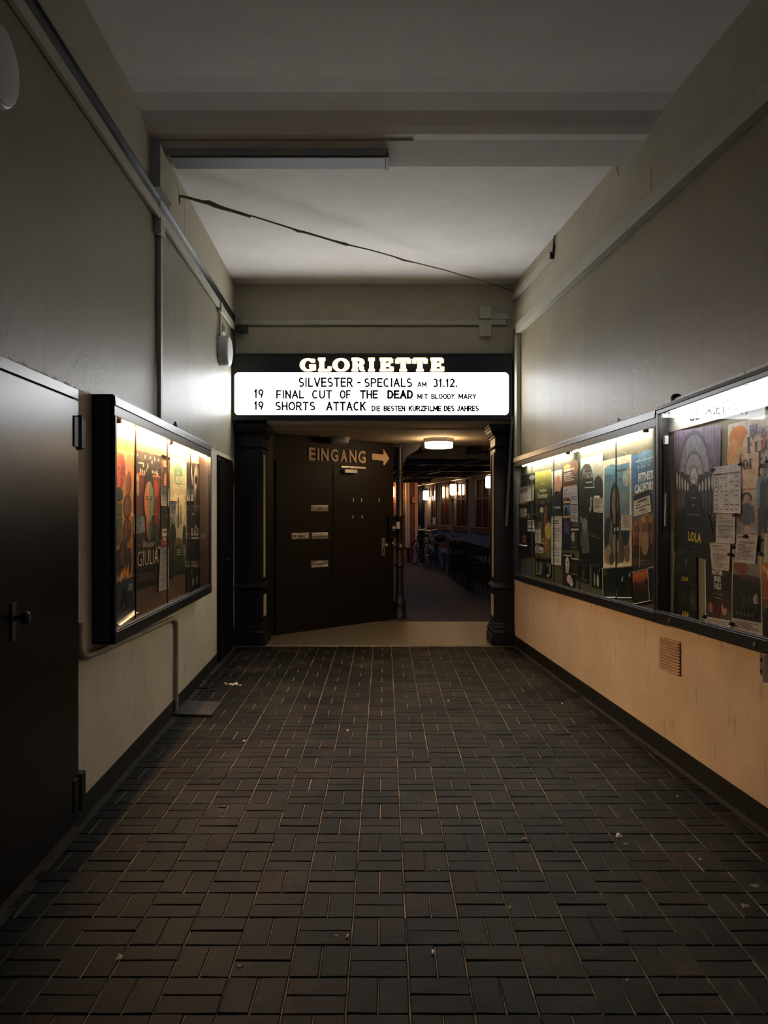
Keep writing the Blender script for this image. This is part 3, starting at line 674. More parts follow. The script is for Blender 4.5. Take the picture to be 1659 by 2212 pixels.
a0, z0 = dpos(821.5, 1200); a1, z1 = dpos(828.5, 1162)
m_ = MB(); dbox(m_, a0, a1, z0, z1, .022, .030); hd = m_.build('handle_plate', M_STEEL, d3, bev=.003)
m_ = MB(); p = DA + DD * ((a0 + a1) / 2) + Vector((0, 0, z1 - .10)); m_.tube([p + DN * .03, p + DN * .07], .012, 10); m_.ball(p + DN * .085, .026); m_.build('knob', M_STEEL, hd, smooth=True)
m_ = MB(); dbox(m_, (a0 + a1) / 2 - .008, (a0 + a1) / 2 + .008, z0 + .05, z0 + .10, .0295, .032); m_.build('keyhole', M_BLACKM, hd)
a0, z1 = dpos(736.7, 1013.5); a1, _ = dpos(764, 1013.5); _, z0 = dpos(736.7, 1022)
m_ = MB(); dbox(m_, a0, a1, z0, z1, .022, .075); cl = m_.build('door_closer', M_STEEL, d3, bev=.006)
a0b, z1b = dpos(733, 1005); a1b, _ = dpos(786, 1005)
m_ = MB(); dbox(m_, a0b, a1b, z1b - .036, z1b - .006, .015, .04); m_.build('slide_rail', M_STEEL, cl, bev=.003)
m_ = MB(); m_.tube([DA + DD * (a0 + .07) + DN * .06 + Vector((0, 0, z1 - .005)), DA + DD * (a0 + .11) + DN * .05 + Vector((0, 0, z1b - .03))], .008, 8); m_.build('arm', M_BLACKM, cl)
# ================================================================== illuminated cinema sign
def extr(mb, geo, P, y0, y1, mi=0):            # 2D faces -> solid bars between y0 (front) and y1; P maps (a, b) to x, z
    v, f = geo
    for q in f:
        pts = [P(*v[i]) for i in q]; n = len(pts)
        vs = [(p[0], y0, p[1]) for p in pts] + [(p[0], y1, p[1]) for p in pts]
        mb.add(vs, [tuple(range(n)), tuple(reversed(range(n, 2 * n)))] + [(i, n + i, n + (i + 1) % n, (i + 1) % n) for i in range(n)], mi)
SY = 9.22
sp = lambda u, v, y=SY: at_y(u, v, y)
sg = thing('cinema_sign', 'lit cinema sign with glowing serif name over white letter board, above the portal', 'sign', (-.14, 9.3, 2.66))
a, b = sp(499.5, 766), sp(1107, 903.5)
MB().box(a.x, b.x, SY, 9.408, b.z, a.z).build('housing', M_SIGNBLK, sg, bev=.008)
m_ = MB(); m_.box(a.x - .004, b.x + .006, SY - .014, SY + .05, a.z - .006, a.z + .012); m_.box(a.x - .004, b.x + .006, SY - .012, SY + .05, b.z - .02, b.z + .01); m_.build('edge_strip', M_CASEBLUE, sg, bev=.003)
# white letter board with rounded corners
pa, pb = sp(507, 805), sp(1098.5, 896.5); rr = .045
def rrect(x0, x1, z0, z1, r, n=7):
    pts = []
    for cx, cz, s in ((x1 - r, z1 - r, 0), (x0 + r, z1 - r, 90), (x0 + r, z0 + r, 180), (x1 - r, z0 + r, 270)):
        for i in range(n + 1): a_ = math.radians(s + 90 * i / n); pts.append((cx + r * math.cos(a_), cz + r * math.sin(a_)))
    return pts
pts = rrect(pa.x, pb.x, pb.z, pa.z, rr); n = len(pts)
MB().add([(x, SY - .006, z) for x, z in pts] + [(x, SY + .02, z) for x, z in pts], [tuple(range(n))] + [(i, n + i, n + (i + 1) % n, (i + 1) % n) for i in range(n)]).build('letter_board', M_SIGNFACE, sg)
pt2 = rrect(pa.x - .012, pb.x + .012, pb.z - .012, pa.z + .012, rr + .01); yy = SY - .012
MB().add([(x, yy, z) for x, z in pts] + [(x, yy, z) for x, z in pt2] + [(x, SY + .01, z) for x, z in pts] + [(x, SY + .01, z) for x, z in pt2],
         [(i, (i + 1) % n, n + (i + 1) % n, n + i) for i in range(n)] + [(i, 2 * n + i, 2 * n + (i + 1) % n, (i + 1) % n) for i in range(n)] + [(n + i, n + (i + 1) % n, 3 * n + (i + 1) % n, 3 * n + i) for i in range(n)]).build('board_gasket', M_SIGNBLK, sg)
for ch, u0, u1 in zip('GLORIETTE', (648, 685, 718.5, 757, 793.5, 817.5, 854, 890.5, 927.5), (682.5, 715.5, 754.5, 790.5, 811.5, 850.5, 888, 924, 960)):
    p0, p1 = sp(u0 + 1.2, 774.2, SY - .03), sp(u1 - 1.2, 801.2, SY - .03)
    w, it = GL[ch]; P = lambda x, z: (p0.x + (p1.x - p0.x) * x / w, p1.z + (p0.z - p1.z) * z)
    mb = MB(); extr(mb, stroke_geo(it), P, SY - .03, SY - .012, 0)
    wide = [tuple(list(i[:-1]) + [i[-1] + .18]) for i in it]
    extr(mb, stroke_geo(wide), P, SY - .012, SY - .004, 1)
    mb.build('glowing_letter', [M_SIGNLET, M_LETEDGE], sg)
rows = [[('SILVESTER', 645, 761.7, 816, 835.8, 0), ('-', 772, 779, 825, 827.8, 0), ('SPECIALS', 787, 890, 817, 836, 0), ('AM', 901.7, 921, 825, 836, 0), ('31.12.', 935.5, 988, 818, 836, 0)],
        [('19', 548.4, 569, 841, 859, 0), ('FINAL', 597, 656.5, 843, 860.7, 0), ('CUT', 674, 717, 843, 861, 0), ('OF', 734, 757.5, 843, 861, 0), ('THE', 778, 816, 843, 861, 0.006), ('DEAD', 837, 892, 843, 861.3, .016),
         ('MIT', 901.7, 924, 851, 862, 0.006), ('BLOODY', 932, 982, 850.5, 862.2, 0.004), ('MARY', 990.5, 1028.5, 850.5, 862.2, 0.004)],
        [('19', 548.4, 569, 867, 885, 0), ('SHORTS', 595, 680.5, 868, 886.6, 0), ('ATTACK', 704.8, 790, 868, 887, 0.004), ('DIE', 803, 821.3, 876.6, 888, .004), ('BESTEN', 829, 875, 876.6, 888, .008),
         ('KURZFILME', 883, 953, 876.6, 888, .010), ('DES', 959, 981.5, 876.6, 888, .010), ('JAHRES', 987.3, 1034, 876.6, 888, .010)]]
for row in rows:
    for s, u0, u1, v0, v1, bold in row:
        p0, p1 = sp(u0 - .6, v0 - .6, SY - .008), sp(u1 + .6, v1 + .6, SY - .008); small = v1 - v0 < 13 and s != '-'
        v, f = board_word(s, p0.x, p1.x, p1.z, p0.z, (.0146 if small else .0200) + bold * (.12 if small else .30)) if s != '-' else ([(p0.x, p1.z), (p1.x, p1.z), (p1.x, p0.z), (p0.x, p0.z)], [(0, 1, 2, 3)])
        mb = MB().add([(x, SY - .0085 - .00004 * (q // 8), z) for q, (x, z) in enumerate(v)], f)
        mb.build('message_word', M_INK, sg)
for v in (873, 880, 887): p0, p1 = sp(1036, v), sp(1090 + R.uniform(-8, 4), v); MB().box(p0.x, p1.x, SY - .0095, SY - .006, p0.z - .0016, p0.z + .0016).build('letter_track', M_GREYPL, sg)
for u, v in ((1090, 852), (1089, 866), (1088, 890), (1034, 884), (929, 863), (1080, 845)): p0 = sp(u, v); MB().box(p0.x - .003, p0.x + .003, SY - .0095, SY - .006, p0.z - .004, p0.z + .004).build('letter_pin', M_GREYPL, sg)

# ================================================================== showcases
def lerp(a, b, t): return a + (b - a) * t
class Case: pass
def showcase(side, yn, yf, ztn, ztf, zbn, zbf, D, head, foot, sn, sf, label, back, cab, frame, group='poster showcases'):
    zt = lambda y: lerp(ztn, ztf, (y - yn) / (yf - yn)); zb = lambda y: lerp(zbn, zbf, (y - yn) / (yf - yn))
    mid = wp(side, (yn + yf) / 2, zb((yn + yf) / 2), 0)
    t = thing('showcase', label, 'showcase', mid, group)
    def slab(mb, y0, y1, f0, f1, d0, d1, mi=0): return wbox(mb, side, y0, y1, f0(y0), f1(y0), d0, d1, f0(y1), f1(y1), mi)
    mb = MB(); e = .012
    slab(mb, yn, yf, lambda y: zt(y) - .016, zt, .001, D - e); slab(mb, yn, yf, zb, lambda y: zb(y) + .016, .001, D - e)
    slab(mb, yn, yn + .016, zb, zt, .001, D - e); slab(mb, yf - .016, yf, zb, zt, .001, D - e)
    mb.build('cabinet', cab, t)
    mb = MB(); slab(mb, yn + .016, yf - .016, lambda y: zb(y) + .016, lambda y: zt(y) - .016, .001, .018); mb.build('back_board', back, t)
    mb = MB()
    slab(mb, yn, yf, lambda y: zt(y) - head, lambda y: zt(y) - head * .52, D - .030, D - .006)
    # sloping upper band of the header
    A = [wp(side, y, z, d) for y in (yn, yf) for (z, d) in ((zt(y) - head * .52, D - .03), (zt(y) - head * .52, D), (zt(y) - .008, D - .004), (zt(y), D - .03))]
    mb.hexa(A)
    mb.build('header', frame, t, bev=.002)
    mb = MB(); slab(mb, yn, yf, zb, lambda y: zb(y) + foot, D - .028, D)
    slab(mb, yn, yf, lambda y: zb(y) + foot * .72, lambda y: zb(y) + foot * .86, D - .004, D + .004); mb.build('bottom_rail', frame, t, bev=.003)
    for y0, y1 in ((yn, yn + sn), (yf - sf, yf)):
        mb = MB(); slab(mb, y0, y1, lambda y: zb(y) + foot, lambda y: zt(y) - head, D - .028, D - .002); mb.build('stile', frame, t, bev=.003)
    c = Case(); c.t, c.zt, c.zb, c.slab, c.D, c.side, c.head, c.foot, c.yn, c.yf, c.sn, c.sf = t, zt, zb, slab, D, side, head, foot, yn, yf, sn, sf
    return c
def panes(c, ys, d, edge=None):
    for k, (y0, y1) in enumerate(zip(ys, ys[1:])):
        dd = d + (k % 2) * .007
        mb = MB(); c.slab(mb, y0, y1, lambda y: c.zb(y) + c.foot - .006, lambda y: c.zt(y) - c.head + .006, dd, dd + .004); mb.build('glass_pane', M_GLASS, c.t)
    for y in ys[1:-1]:
        mb = MB(); c.slab(mb, y - .0022, y + .0022, lambda y: c.zb(y) + c.foot - .006, lambda y: c.zt(y) - c.head + .006, d - .001, d + .008); g = mb.build('glass_edge', edge or M_GEDGE, c.t)
def tubes(c, spans, d, dz, m, r=.013):
    for y0, y1 in spans:
        z0, z1 = c.zt(y0) - dz, c.zt(y1) - dz
        mb = MB(); wbox(mb, c.side, y0 - .02, y1 + .02, z0 + .022, z0 + .05, d - .022, d + .018, z1 + .022, z1 + .05)
        for y, z in ((y0, z0), (y1, z1)): wbox(mb, c.side, y - .016, y + .016, z - .016, z + .03, d - .014, d + .014)
        fx = mb.build('tube_fitting', M_GREYPL, c.t)
        MB().tube([wp(c.side, y0 + .014, z0, d), wp(c.side, y1 - .014, z1, d)], r, 12).build('fluorescent_tube', m, fx)

yl = lambda u, d: on_wall('L', u, CY, d).y
yr = lambda u, d: on_wall('R', u, CY, d).y
cl_ = showcase('L', 4.367, 7.249, 2.232, 2.202, .912, .905, .127, .112, .075, .030, .028,
               'dark wall showcase of film posters under a warm tube light, beside the brown steel door', M_WOOD, M_BLACKCASE, M_CASEBLUE)
panes(cl_, [4.397, yl(297, .11), yl(365, .11), yl(415, .11), 7.221], .095, M_BLACKM)
tubes(cl_, ((yl(256, .07), yl(364, .07)), (yl(369, .07), yl(445, .07))), .07, .109, M_TWARM)
cf_ = showcase('R', 5.205, 9.05, 2.2606, 2.207, .9217, .876, .10, .112, .066, .028, .024,
               'long showcase of film posters by the portal pillar, lit by two bright white tubes', M_BACKY, M_BLACKCASE, M_CASEBLUE)
panes(cf_, [5.233] + [yr(u, .085) for u in (1328, 1250, 1194, 1147)] + [9.02], .072)
tubes(cf_, ((yr(1395, .06), yr(1239, .06)), (yr(1227, .06), yr(1130, .06))), .06, .108, M_TFAR)
cn_ = showcase('R', 3.05, 5.196, 2.326, 2.271, .958, .928, .10, .052, .070, .05, .040,
               'black showcase with white lit header panel of thin letters, above the wall vent', M_BACKG, M_BLACKCASE, M_CASEBLUE)
panes(cn_, [3.10, 5.156], .082)
tubes(cn_, ((3.2, 4.12), (4.17, 5.08)), .058, .036, M_TNEAR)
for u, v in ((1446, 1341), (1630.6, 1392)):
    p = on_wall('R', u, v, .103); MB().lathe(p - Vector((.004, 0, 0)), [(.012, 0), (.012, .006), (.006, .010)], 14, axis='x').build('frame_screw', M_STEEL, cn_.t)
# white header panel inside the near case
P4 = [on_wall('R', *q, .0225) for q in ((1431, 938), (1800, 839), (1800, 762), (1429, 880))]
P5 = [on_wall('R', *q, .0185) for q in ((1431, 938), (1800, 839), (1800, 762), (1429, 880))]
hp = MB().hexa(P4 + P5).build('header_panel', M_WHITEPL, cn_.t)
v_, f_ = text_geo('GLORIETTE', .005); q0, q1, q2, q3 = [on_wall('R', *q, .0232) for q in ((1488, 911.5), (1595, 884.5), (1595, 857), (1488, 886))]
MB().add([(q0 * (1 - x) + q1 * x) * (1 - y) + (q3 * (1 - x) + q2 * x) * y for x, y in v_], f_).build('lettering', M_INK, hp)
# gas strut inside its frame
p = [on_wall('R', u, v, .062) for u, v in ((1438, 952), (1438, 1064), (1437, 1138))]
gs = MB(); gs.tube([p[0], p[1]], .010, 10); gs = gs.build('gas_strut', M_BLACKM, cn_.t, smooth=True)
MB().tube([p[1], p[2]], .005, 8).build('rod', M_STEEL, gs)
g_ = MB(); g_.ball(p[2], .010); g_.build('ball_joint', M_BLACKM, gs, smooth=True)
g_ = MB(); g_.box(p[0].x - .012, p[0].x + .012, p[0].y - .018, p[0].y + .018, p[0].z - .024, p[0].z + .03); g_.build('bracket', M_WHITEPL, gs, bev=.004)
p = on_wall('R', 1461, 872, .055); p.z = cn_.zt(p.y)
g_ = MB(); g_.lathe(p, [(.034, -.002), (.034, .022), (.030, .034), (.018, .044), (.004, .047)], 18); g_.build('cable_gland', M_BLACKM, cn_.t, smooth=True)
p = on_wall('L', 378, 921, .06); p.z = cl_.zt(p.y)
o = MB().tube([p, p + Vector((0, -.02, .035)), p + Vector((0, .01, .055)), p + Vector((0, .06, .02)), p + Vector((0, .11, .002))], [.006, .009, .008, .005, .004], 8).build('cable_stub', M_BLACKM)
tag(o, 'small black cable end curling up on top of the warm lit showcase', 'cable')
mb = MB()
for u0, u1, u2, h in ((1305, 1312, 1321, .030), (1317, 1325, 1331, .024), (1333, 1337, 1347, .050)):
    a_, b_, c_ = [on_wall('R', u, 905, .012) for u in (u0, u1, u2)]
    za, zc = cf_.zt(a_.y), cf_.zt(c_.y)
    f0 = [(a_.x, a_.y, za), (c_.x, c_.y, zc), (b_.x - .01, b_.y, zc + h)]
    mb.add(f0 + [(x + .006, y, z) for x, y, z in f0], [(0, 1, 2), (5, 4, 3), (0, 3, 4, 1), (1, 4, 5, 2), (2, 5, 3, 0)])
tag(mb.build('torn_paper', M_BLACKCASE), 'dark torn wallpaper scraps peeling above the long showcase', 'torn paper')

# ================================================================== cable ducts, conduits, boxes
mb = MB(); wbox(mb, 'L', -1.5, 9.36, 3.642, 3.712, .008, .034); o = mb.build('cable_duct', M_DUCT, bev=.002); tag(o, 'long cream cable duct high along the left wall, under the dark rail', 'cable duct')
mb = MB()
ej = on_wall('L', 346, 432, .02).y
for y0, y1 in ((-1.5, ej - .006), (ej + .006, 9.36)):
    wbox(mb, 'L', y0, y1, 3.714, 3.722, .008, .034); wbox(mb, 'L', y0, y1, 3.722, 3.80, .008, .018); wbox(mb, 'L', y0, y1, 3.798, 3.81, .008, .030)
o = mb.build('dark_rail', M_RAIL, bev=.0015); tag(o, 'dark metal channel rail running above the cream duct on the left wall', 'rail')
rj = [on_wall('R', 1352, 487, .072).y, on_wall('R', 1185, 640, .072).y]
mb = MB()
for y0, y1 in ((-1.5, rj[0] - .002), (rj[0] + .002, rj[1] - .002), (rj[1] + .002, 9.06)): wbox(mb, 'R', y0, y1, 3.57, 3.668, .002, .072)
o = mb.build('boxed_duct', M_DUCT, bev=.003); tag(o, 'pale boxed duct along the right wall, lower of the two bands', 'cable duct')
bj = on_wall('R', 1407, 378, .03).y
mb = MB()
for y0, y1 in ((-1.5, bj - .002), (bj + .002, 9.39)): wbox(mb, 'R', y0, y1, 3.67, 3.872, .002, .03)
o = mb.build('wall_board', M_UPPER, bev=.003); tag(o, 'flat painted board along the right wall directly above the pale boxed duct', 'board')
mb = MB(); wbox(mb, 'R', 9.10, 9.23, 2.212, 3.566, .002, .05); o = mb.build('vertical_duct', M_DUCT, bev=.004); tag(o, 'vertical grey duct at the end of the right wall between boxed duct and showcase', 'cable duct')
mb = MB(); wbox(mb, 'R', 7.78, 9.36, 3.985, 4.055, .008, .05); o = mb.build('open_duct', M_DUCT, bev=.003)
mb = MB(); wbox(mb, 'R', 7.772, 7.782, 3.99, 4.05, .012, .046); mb.build('open_end', M_BLACKM, o); tag(o, 'short duct under the ceiling on the right wall with a black open end', 'cable duct')
# box and vertical duct down to the left showcase
mb = MB(); wbox(mb, 'L', 5.70, 5.82, 3.53, 3.638, .003, .05); o = mb.build('junction_box', M_DUCT, bev=.004); tag(o, 'small junction box hanging under the left duct above the vertical duct', 'junction box')
mb = MB(); wbox(mb, 'L', 5.765, 5.83, 2.222, 3.528, .003, .034); o = mb.build('vertical_duct', M_DUCT, bev=.003); tag(o, 'thin vertical duct down the left wall to the top of the showcase', 'cable duct')
# round sirens with their little box and conduit
def siren(y, zc, label):
    t = thing('wall_drum', label, 'siren', wp('L', y, zc, 0), 'round wall units')
    m_ = MB(); m_.lathe(wp('L', y, zc, .004), [(.148, 0), (.152, .004), (.152, .086), (.146, .098), (.142, .100)], 40, axis='x'); m_.build('body', M_GREYPL, t, smooth=True)
    m_ = MB(); m_.lathe(wp('L', y, zc, .102), [(.140, 0), (.139, .006), (.12, .012), (.01, .013)], 40, axis='x'); m_.build('cover', M_WHITEPL, t, smooth=True)
    m_ = MB(); wbox(m_, 'L', y - .17, y - .06, zc + .36, zc + .455, .003, .05); m_.build('terminal_box', M_DUCT, t, bev=.004)
    m_ = MB(); m_.tube([wp('L', y - .11, zc + .36, .022), wp('L', y - .11, zc + .14, .022)], .016, 10); m_.build('conduit', M_DUCT, t)
siren(8.42, 3.246, 'round grey drum unit high on the left wall by the illuminated sign')
siren(3.02, 3.246, 'round grey drum unit cut off by the photo edge, high on the left wall')
mb = MB(); wbox(mb, 'L', 8.58, 8.72, 3.47, 3.565, .002, .012); o = mb.build('cover_plate', M_DUCT, bev=.002)
mb = MB(); wbox(mb, 'L', 8.60, 8.66, 3.49, 3.55, .0115, .0135); mb.build('slot', M_BLACKM, o); tag(o, 'small rectangular cover plate on the left wall above the round unit', 'plate')
# wall above the sign
a_, b_ = at_y(521, 691, 9.38), at_y(1093, 702.5, 9.38)
o = MB().box(a_.x, b_.x, 9.36, 9.409, b_.z, a_.z).build('conduit_strip', M_DUCT, bev=.003); tag(o, 'horizontal cream duct across the wall above the illuminated sign', 'cable duct')
a_, b_ = at_y(1061, 678, 9.39), at_y(1098, 690, 9.39)
o = MB().box(a_.x, b_.x, 9.38, 9.409, b_.z, a_.z).build('conduit_strip', M_DUCT, bev=.003); tag(o, 'short duct stub between upper junction box and right wall', 'cable duct')
for v0, v1, lab in ((663, 689, 'square junction box above the horizontal duct over the sign'), (701.5, 727.5, 'square junction box below the horizontal duct over the sign')):
    a_, b_ = at_y(1035, v0, 9.36), at_y(1061, v1, 9.36)
    o = MB().box(a_.x, b_.x, 9.33, 9.409, b_.z, a_.z).build('junction_box', M_DUCT, bev=.004); tag(o, lab, 'junction box', 'square junction boxes')
a_, b_ = at_y(512, 703, 9.3), at_y(534, 717, 9.3)
o = MB().box(a_.x, b_.x, 9.24, 9.38, b_.z, a_.z).build('cable_bracket', M_RAIL, bev=.003); tag(o, 'dark bracket in the corner where the left rail meets the end wall', 'bracket')
# conduit below the left showcase
pp = [(172, 1346), (170.5, 1380), (173, 1404), (180, 1416), (190, 1417.5), (215, 1408), (300, 1370), (362, 1341), (373, 1337), (379, 1341), (381, 1353), (381, 1440), (380.5, 1505)]
o = MB().tube([on_wall('L', u, v, .020) for u, v in pp] + [on_wall('L', 380.5, 1505, .020) * 1 - Vector((0, 0, .10))], .017, 10).build('conduit_pipe', M_PIPE, smooth=True)
tag(o, 'painted conduit looping under the left showcase and down to the floor', 'pipe')
# flat steel cover on the floor
z_ = lambda y: fz(y)
c0, c1, c2, c3 = on_floor(368, 1547), on_floor(456.5, 1549), on_floor(479, 1519), on_floor(392, 1514)
t_p = .018
MB_ = MB().hexa([c0, c1, c1 + Vector((0, 0, t_p)), c0 + Vector((0, 0, t_p)), c3, c2, c2 + Vector((0, 0, .010)), c3 + Vector((0, 0, .010))])
o = MB_.build('floor_cover', M_PLATE, bev=.002); tag(o, 'flat steel cover plate on the paving at the foot of the conduit', 'cover plate')
a_, b_ = on_floor(421, 1488), on_floor(447, 1491)
o = MB().box(a_.x, b_.x, a_.y, a_.y + .03, fz(a_.y) - .002, fz(a_.y) + .012).build('hinge_strip', M_BLACKM, bev=.002); tag(o, 'short dark metal strip on the floor behind the steel cover', 'metal strip')

# ================================================================== right wall fittings
q = [on_wall('R', *p, .004) for p in ((1425.5, 1442), (1470, 1460), (1470, 1387), (1425.5, 1375))]
vt = thing('wall_vent', 'painted louvred vent in the plaster under the black showcase', 'vent', q[0])
inn = Vector((.016, 0, 0))
MB().hexa([p + inn * .2 for p in q] + [p + inn for p in q]).build('recess', M_BLACKM, vt)
for k in range(11):
    b0, b1 = k / 11, k / 11 + .068
    Q = lambda a, b, d: (q[0] * (1 - a) + q[1] * a) * (1 - b) + (q[3] * (1 - a) + q[2] * a) * b - Vector((d, 0, 0))
    MB().hexa([Q(.03, b0, .010), Q(1, b0, .010), Q(1, b0 + .015, .012), Q(.03, b0 + .015, .012), Q(.03, b1, -.004), Q(1, b1, -.004), Q(1, b1 + .015, -.002), Q(.03, b1 + .015, -.002)]).build('louvre', M_VENT, vt)
q = [on_wall('R', *p, .012) for p in ((1643, 1425), (1657, 1430))]
br = MB(); y0, y1 = sorted((q[0].y, q[1].y)); zt_ = q[1].z + .03; wbox(br, 'R', y0 - .01, y0 + .012, zt_ - .13, zt_, .001, .03); wbox(br, 'R', y0, y1 + .02, zt_ - .11, zt_, .001, .006)
o = br.build('steel_bracket', M_STEEL, bev=.002)
for dz in (.03, .085): s_ = MB(); s_.ball(wp('R', (y0 + y1) / 2 + .02, zt_ - dz, .008), .011); s_.build('screw', M_BLACKM, o, smooth=True)
tag(o, 'small metal bracket with screws under the black showcase at the right edge', 'bracket')
# leaning lath by the right pillar
a_, b_ = at_y(1106.5, 900, 9.19), at_y(1094.5, 1137, 9.33)
o = MB().hexa([a_ + Vector(v) for v in ((-.012, 0, 0), (.012, 0, 0), (.012, .018, 0), (-.012, .018, 0))] + [b_ + Vector(v) for v in ((-.016, 0, 0), (.012, 0, 0), (.012, .018, 0), (-.016, .018, 0))]).build('wooden_lath', M_LATH)
tag(o, 'pale slender lath hanging in front of the pillar beside the right wall', 'lath')

# ================================================================== batten lamp, sagging cord
bt = thing('batten_lamp', 'unlit white fluorescent batten under the ceiling beam', 'lamp', (-.75, 5.8, 4.06))
MB().hexa([(-1.50, 5.70, 4.068), (.03, 5.70, 4.068), (.03, 5.70, 4.116), (-1.50, 5.70, 4.116), (-1.50, 5.92, 4.068), (.03, 5.92, 4.068), (.03, 5.92, 4.0855), (-1.50, 5.92, 4.0855)]).build('housing', M_UPPER, bt, bev=.004)
MB().box(-1.48, .01, 5.712, 5.908, 4.055, 4.070)  .build('diffuser', M_DIFF, bt, bev=.006)
MB().box(.012, .034, 5.698, 5.922, 4.05, 4.084).build('end_cap', M_DIFF, bt, bev=.003)
pts = []; rad = []
A_, B_ = on_wall('L', 385, 423, .012), on_wall('R', 1108, 629, .02); B_ = at_y(1108, 629, 9.30)
rc = random.Random(3)
seq = [(385, 423), (398, 425), (420, 431), (438, 436), (452, 438), (465, 444), (482, 450), (500, 455), (520, 461), (540, 467.5), (542, 466), (570, 474.5), (600, 484), (630, 493.5), (645, 499.5), (655, 501), (690, 511), (720, 520),
       (748, 528), (753, 529), (800, 540), (850, 554), (872, 562), (900, 568), (960, 583), (1020, 601), (1060, 613), (1085, 621), (1108, 629)]
rd = [5, 5, 5, 6, 8.5, 8, 6.5, 5.5, 5.5, 5, 3, 2.8, 3, 3, 5, 4.2, 3.6, 3.6, 5.5, 3, 2.3, 2.3, 3.6, 2, 2, 2, 2.2, 3, 2]
for (u, v), r in zip(seq, rd):
    tt = (u - 385) / (1108 - 385); y = 1 / ((1 - tt) / A_.y + tt / B_.y)
    pts.append(at_y(u, v, y)); rad.append(r * .5 * y / F * 1.3)
o = MB().tube(pts, rad, 8).build('taped_cord', M_ROPE); tag(o, 'sagging cord wrapped in ragged tape strung under the ceiling', 'cord')
p = pts[0]; h_ = MB(); h_.tube([p, p + Vector((-.03, 0, -.02))], .012, 8); h_.tube([p + Vector((.01, 0, 0)), p + Vector((.008, .01, -.06))], [.01, .005], 8); h_.build('knot', M_ROPE, o)
a_ = on_wall('R', 1338, 357, .01)
o = MB().tube([a_ + Vector((0, 0, .02)), a_ + Vector((-.02, 0, -.02)), a_ + Vector((-.005, 0, -.075))], [.006, .012, .003], 8).build('cable_hook', M_DUCT); tag(o, 'short hook sticking out of the right wall at the end of the beam', 'hook')
a_ = on_wall('R', 1198, 512, .01)
o = MB().tube([a_ + Vector((0, 0, .02)), a_ + Vector((-.012, -.02, -.04)), a_ + Vector((-.006, -.0, -.09)), a_ + Vector((-.01, .02, -.13))], [.006, .007, .012, .008], 8).build('cable_end', M_BLACKM); tag(o, 'loose cable end above the black opening of the short duct', 'cable')

# ================================================================== passage lamps, column, entrance lettering
hx = (0.722, 10.92)
hl = thing('hexagonal_lamp', 'glowing hexagonal ceiling lamp in the passage behind the portal', 'lamp', (hx[0], hx[1], 2.45))
def hexa_ring(mb, r, z0, z1, r2=None):
    r2 = r2 or r; p = [(hx[0] + r * math.cos(math.radians(60 * k)), hx[1] + r * math.sin(math.radians(60 * k)), z0) for k in range(6)]
    q_ = [(hx[0] + r2 * math.cos(math.radians(60 * k)), hx[1] + r2 * math.sin(math.radians(60 * k)), z1) for k in range(6)]
    return mb.add(p + q_, [(5, 4, 3, 2, 1, 0), (6, 7, 8, 9, 10, 11)] + [(k, (k + 1) % 6, 6 + (k + 1) % 6, 6 + k) for k in range(6)])
m_ = MB(); hexa_ring(m_, .20, 2.545, 2.578); hexa_ring(m_, .192, 2.530, 2.546); m_.build('mount', M_STEEL, hl)
m_ = MB(); hexa_ring(m_, .185, 2.452, 2.530, .19); m_.build('lamp_shade', M_HEX, hl, bev=.012, seg=3)
dm = thing('dome_lamp', 'unlit round grey ceiling lamp in front of the entrance lettering', 'lamp', (-.575, 10.75, 2.52))
m_ = MB(); m_.lathe((-.575, 10.75, 2.545), [(.135, 0), (.135, .034)], 32); m_.build('base', M_GREYPL, dm, smooth=True)
m_ = MB(); m_.lathe((-.575, 10.75, 2.497), [(.02, 0), (.09, .002), (.112, .010), (.125, .048)], 32); m_.build('diffuser', M_WHITEPL, dm, smooth=True)
o = thing('entrance_lettering', 'pale raised word EINGANG with arrow pointing right, above the entrance door', 'sign', DA + DD * 1.2 + Vector((0, 0, 2.26)))
def dquad(q, geo, d0, d1, nm):
    q = [on_diag(*p, d0) for p in q]; v, f = geo; mb = MB()
    P = lambda x, y: (q[0] * (1 - x) + q[1] * x) * (1 - y) + (q[3] * (1 - x) + q[2] * x) * y
    n = len(v); back = DN * (d1 - d0)
    mb.add([P(*p) for p in v] + [P(*p) + back for p in v], [tuple(x) for x in f] + [tuple(n + i for i in reversed(x)) for x in f])
    mb.build(nm, M_GOLDL, o)
for ch, u0, u1 in zip('EINGANG', (667.5, 686, 694, 714, 735.5, 755, 773.5), (682, 690, 710, 730.5, 750, 770, 790)):
    vt0 = lambda u: 966.5 + (u - 667.5) * .061; vb0 = lambda u: 993.6 + (u - 667.5) * .063
    dquad([(u0, vb0(u0)), (u1, vb0(u1)), (u1, vt0(u1)), (u0, vt0(u0))], text_geo(ch, .022), .012, .004, 'letter')
dquad([(804, 1006), (841, 1009.5), (841, 970.5), (804, 968)], ([(0, .36), (.66, .33), (.66, 0), (1, .5), (.66, 1), (.66, .68), (0, .70)], [(0, 1, 5, 6), (1, 2, 3), (1, 3, 4, 5), (3, 4, 5)][:1] + [(2, 3, 1), (1, 3, 5), (3, 4, 5)]), .012, .004, 'arrow')
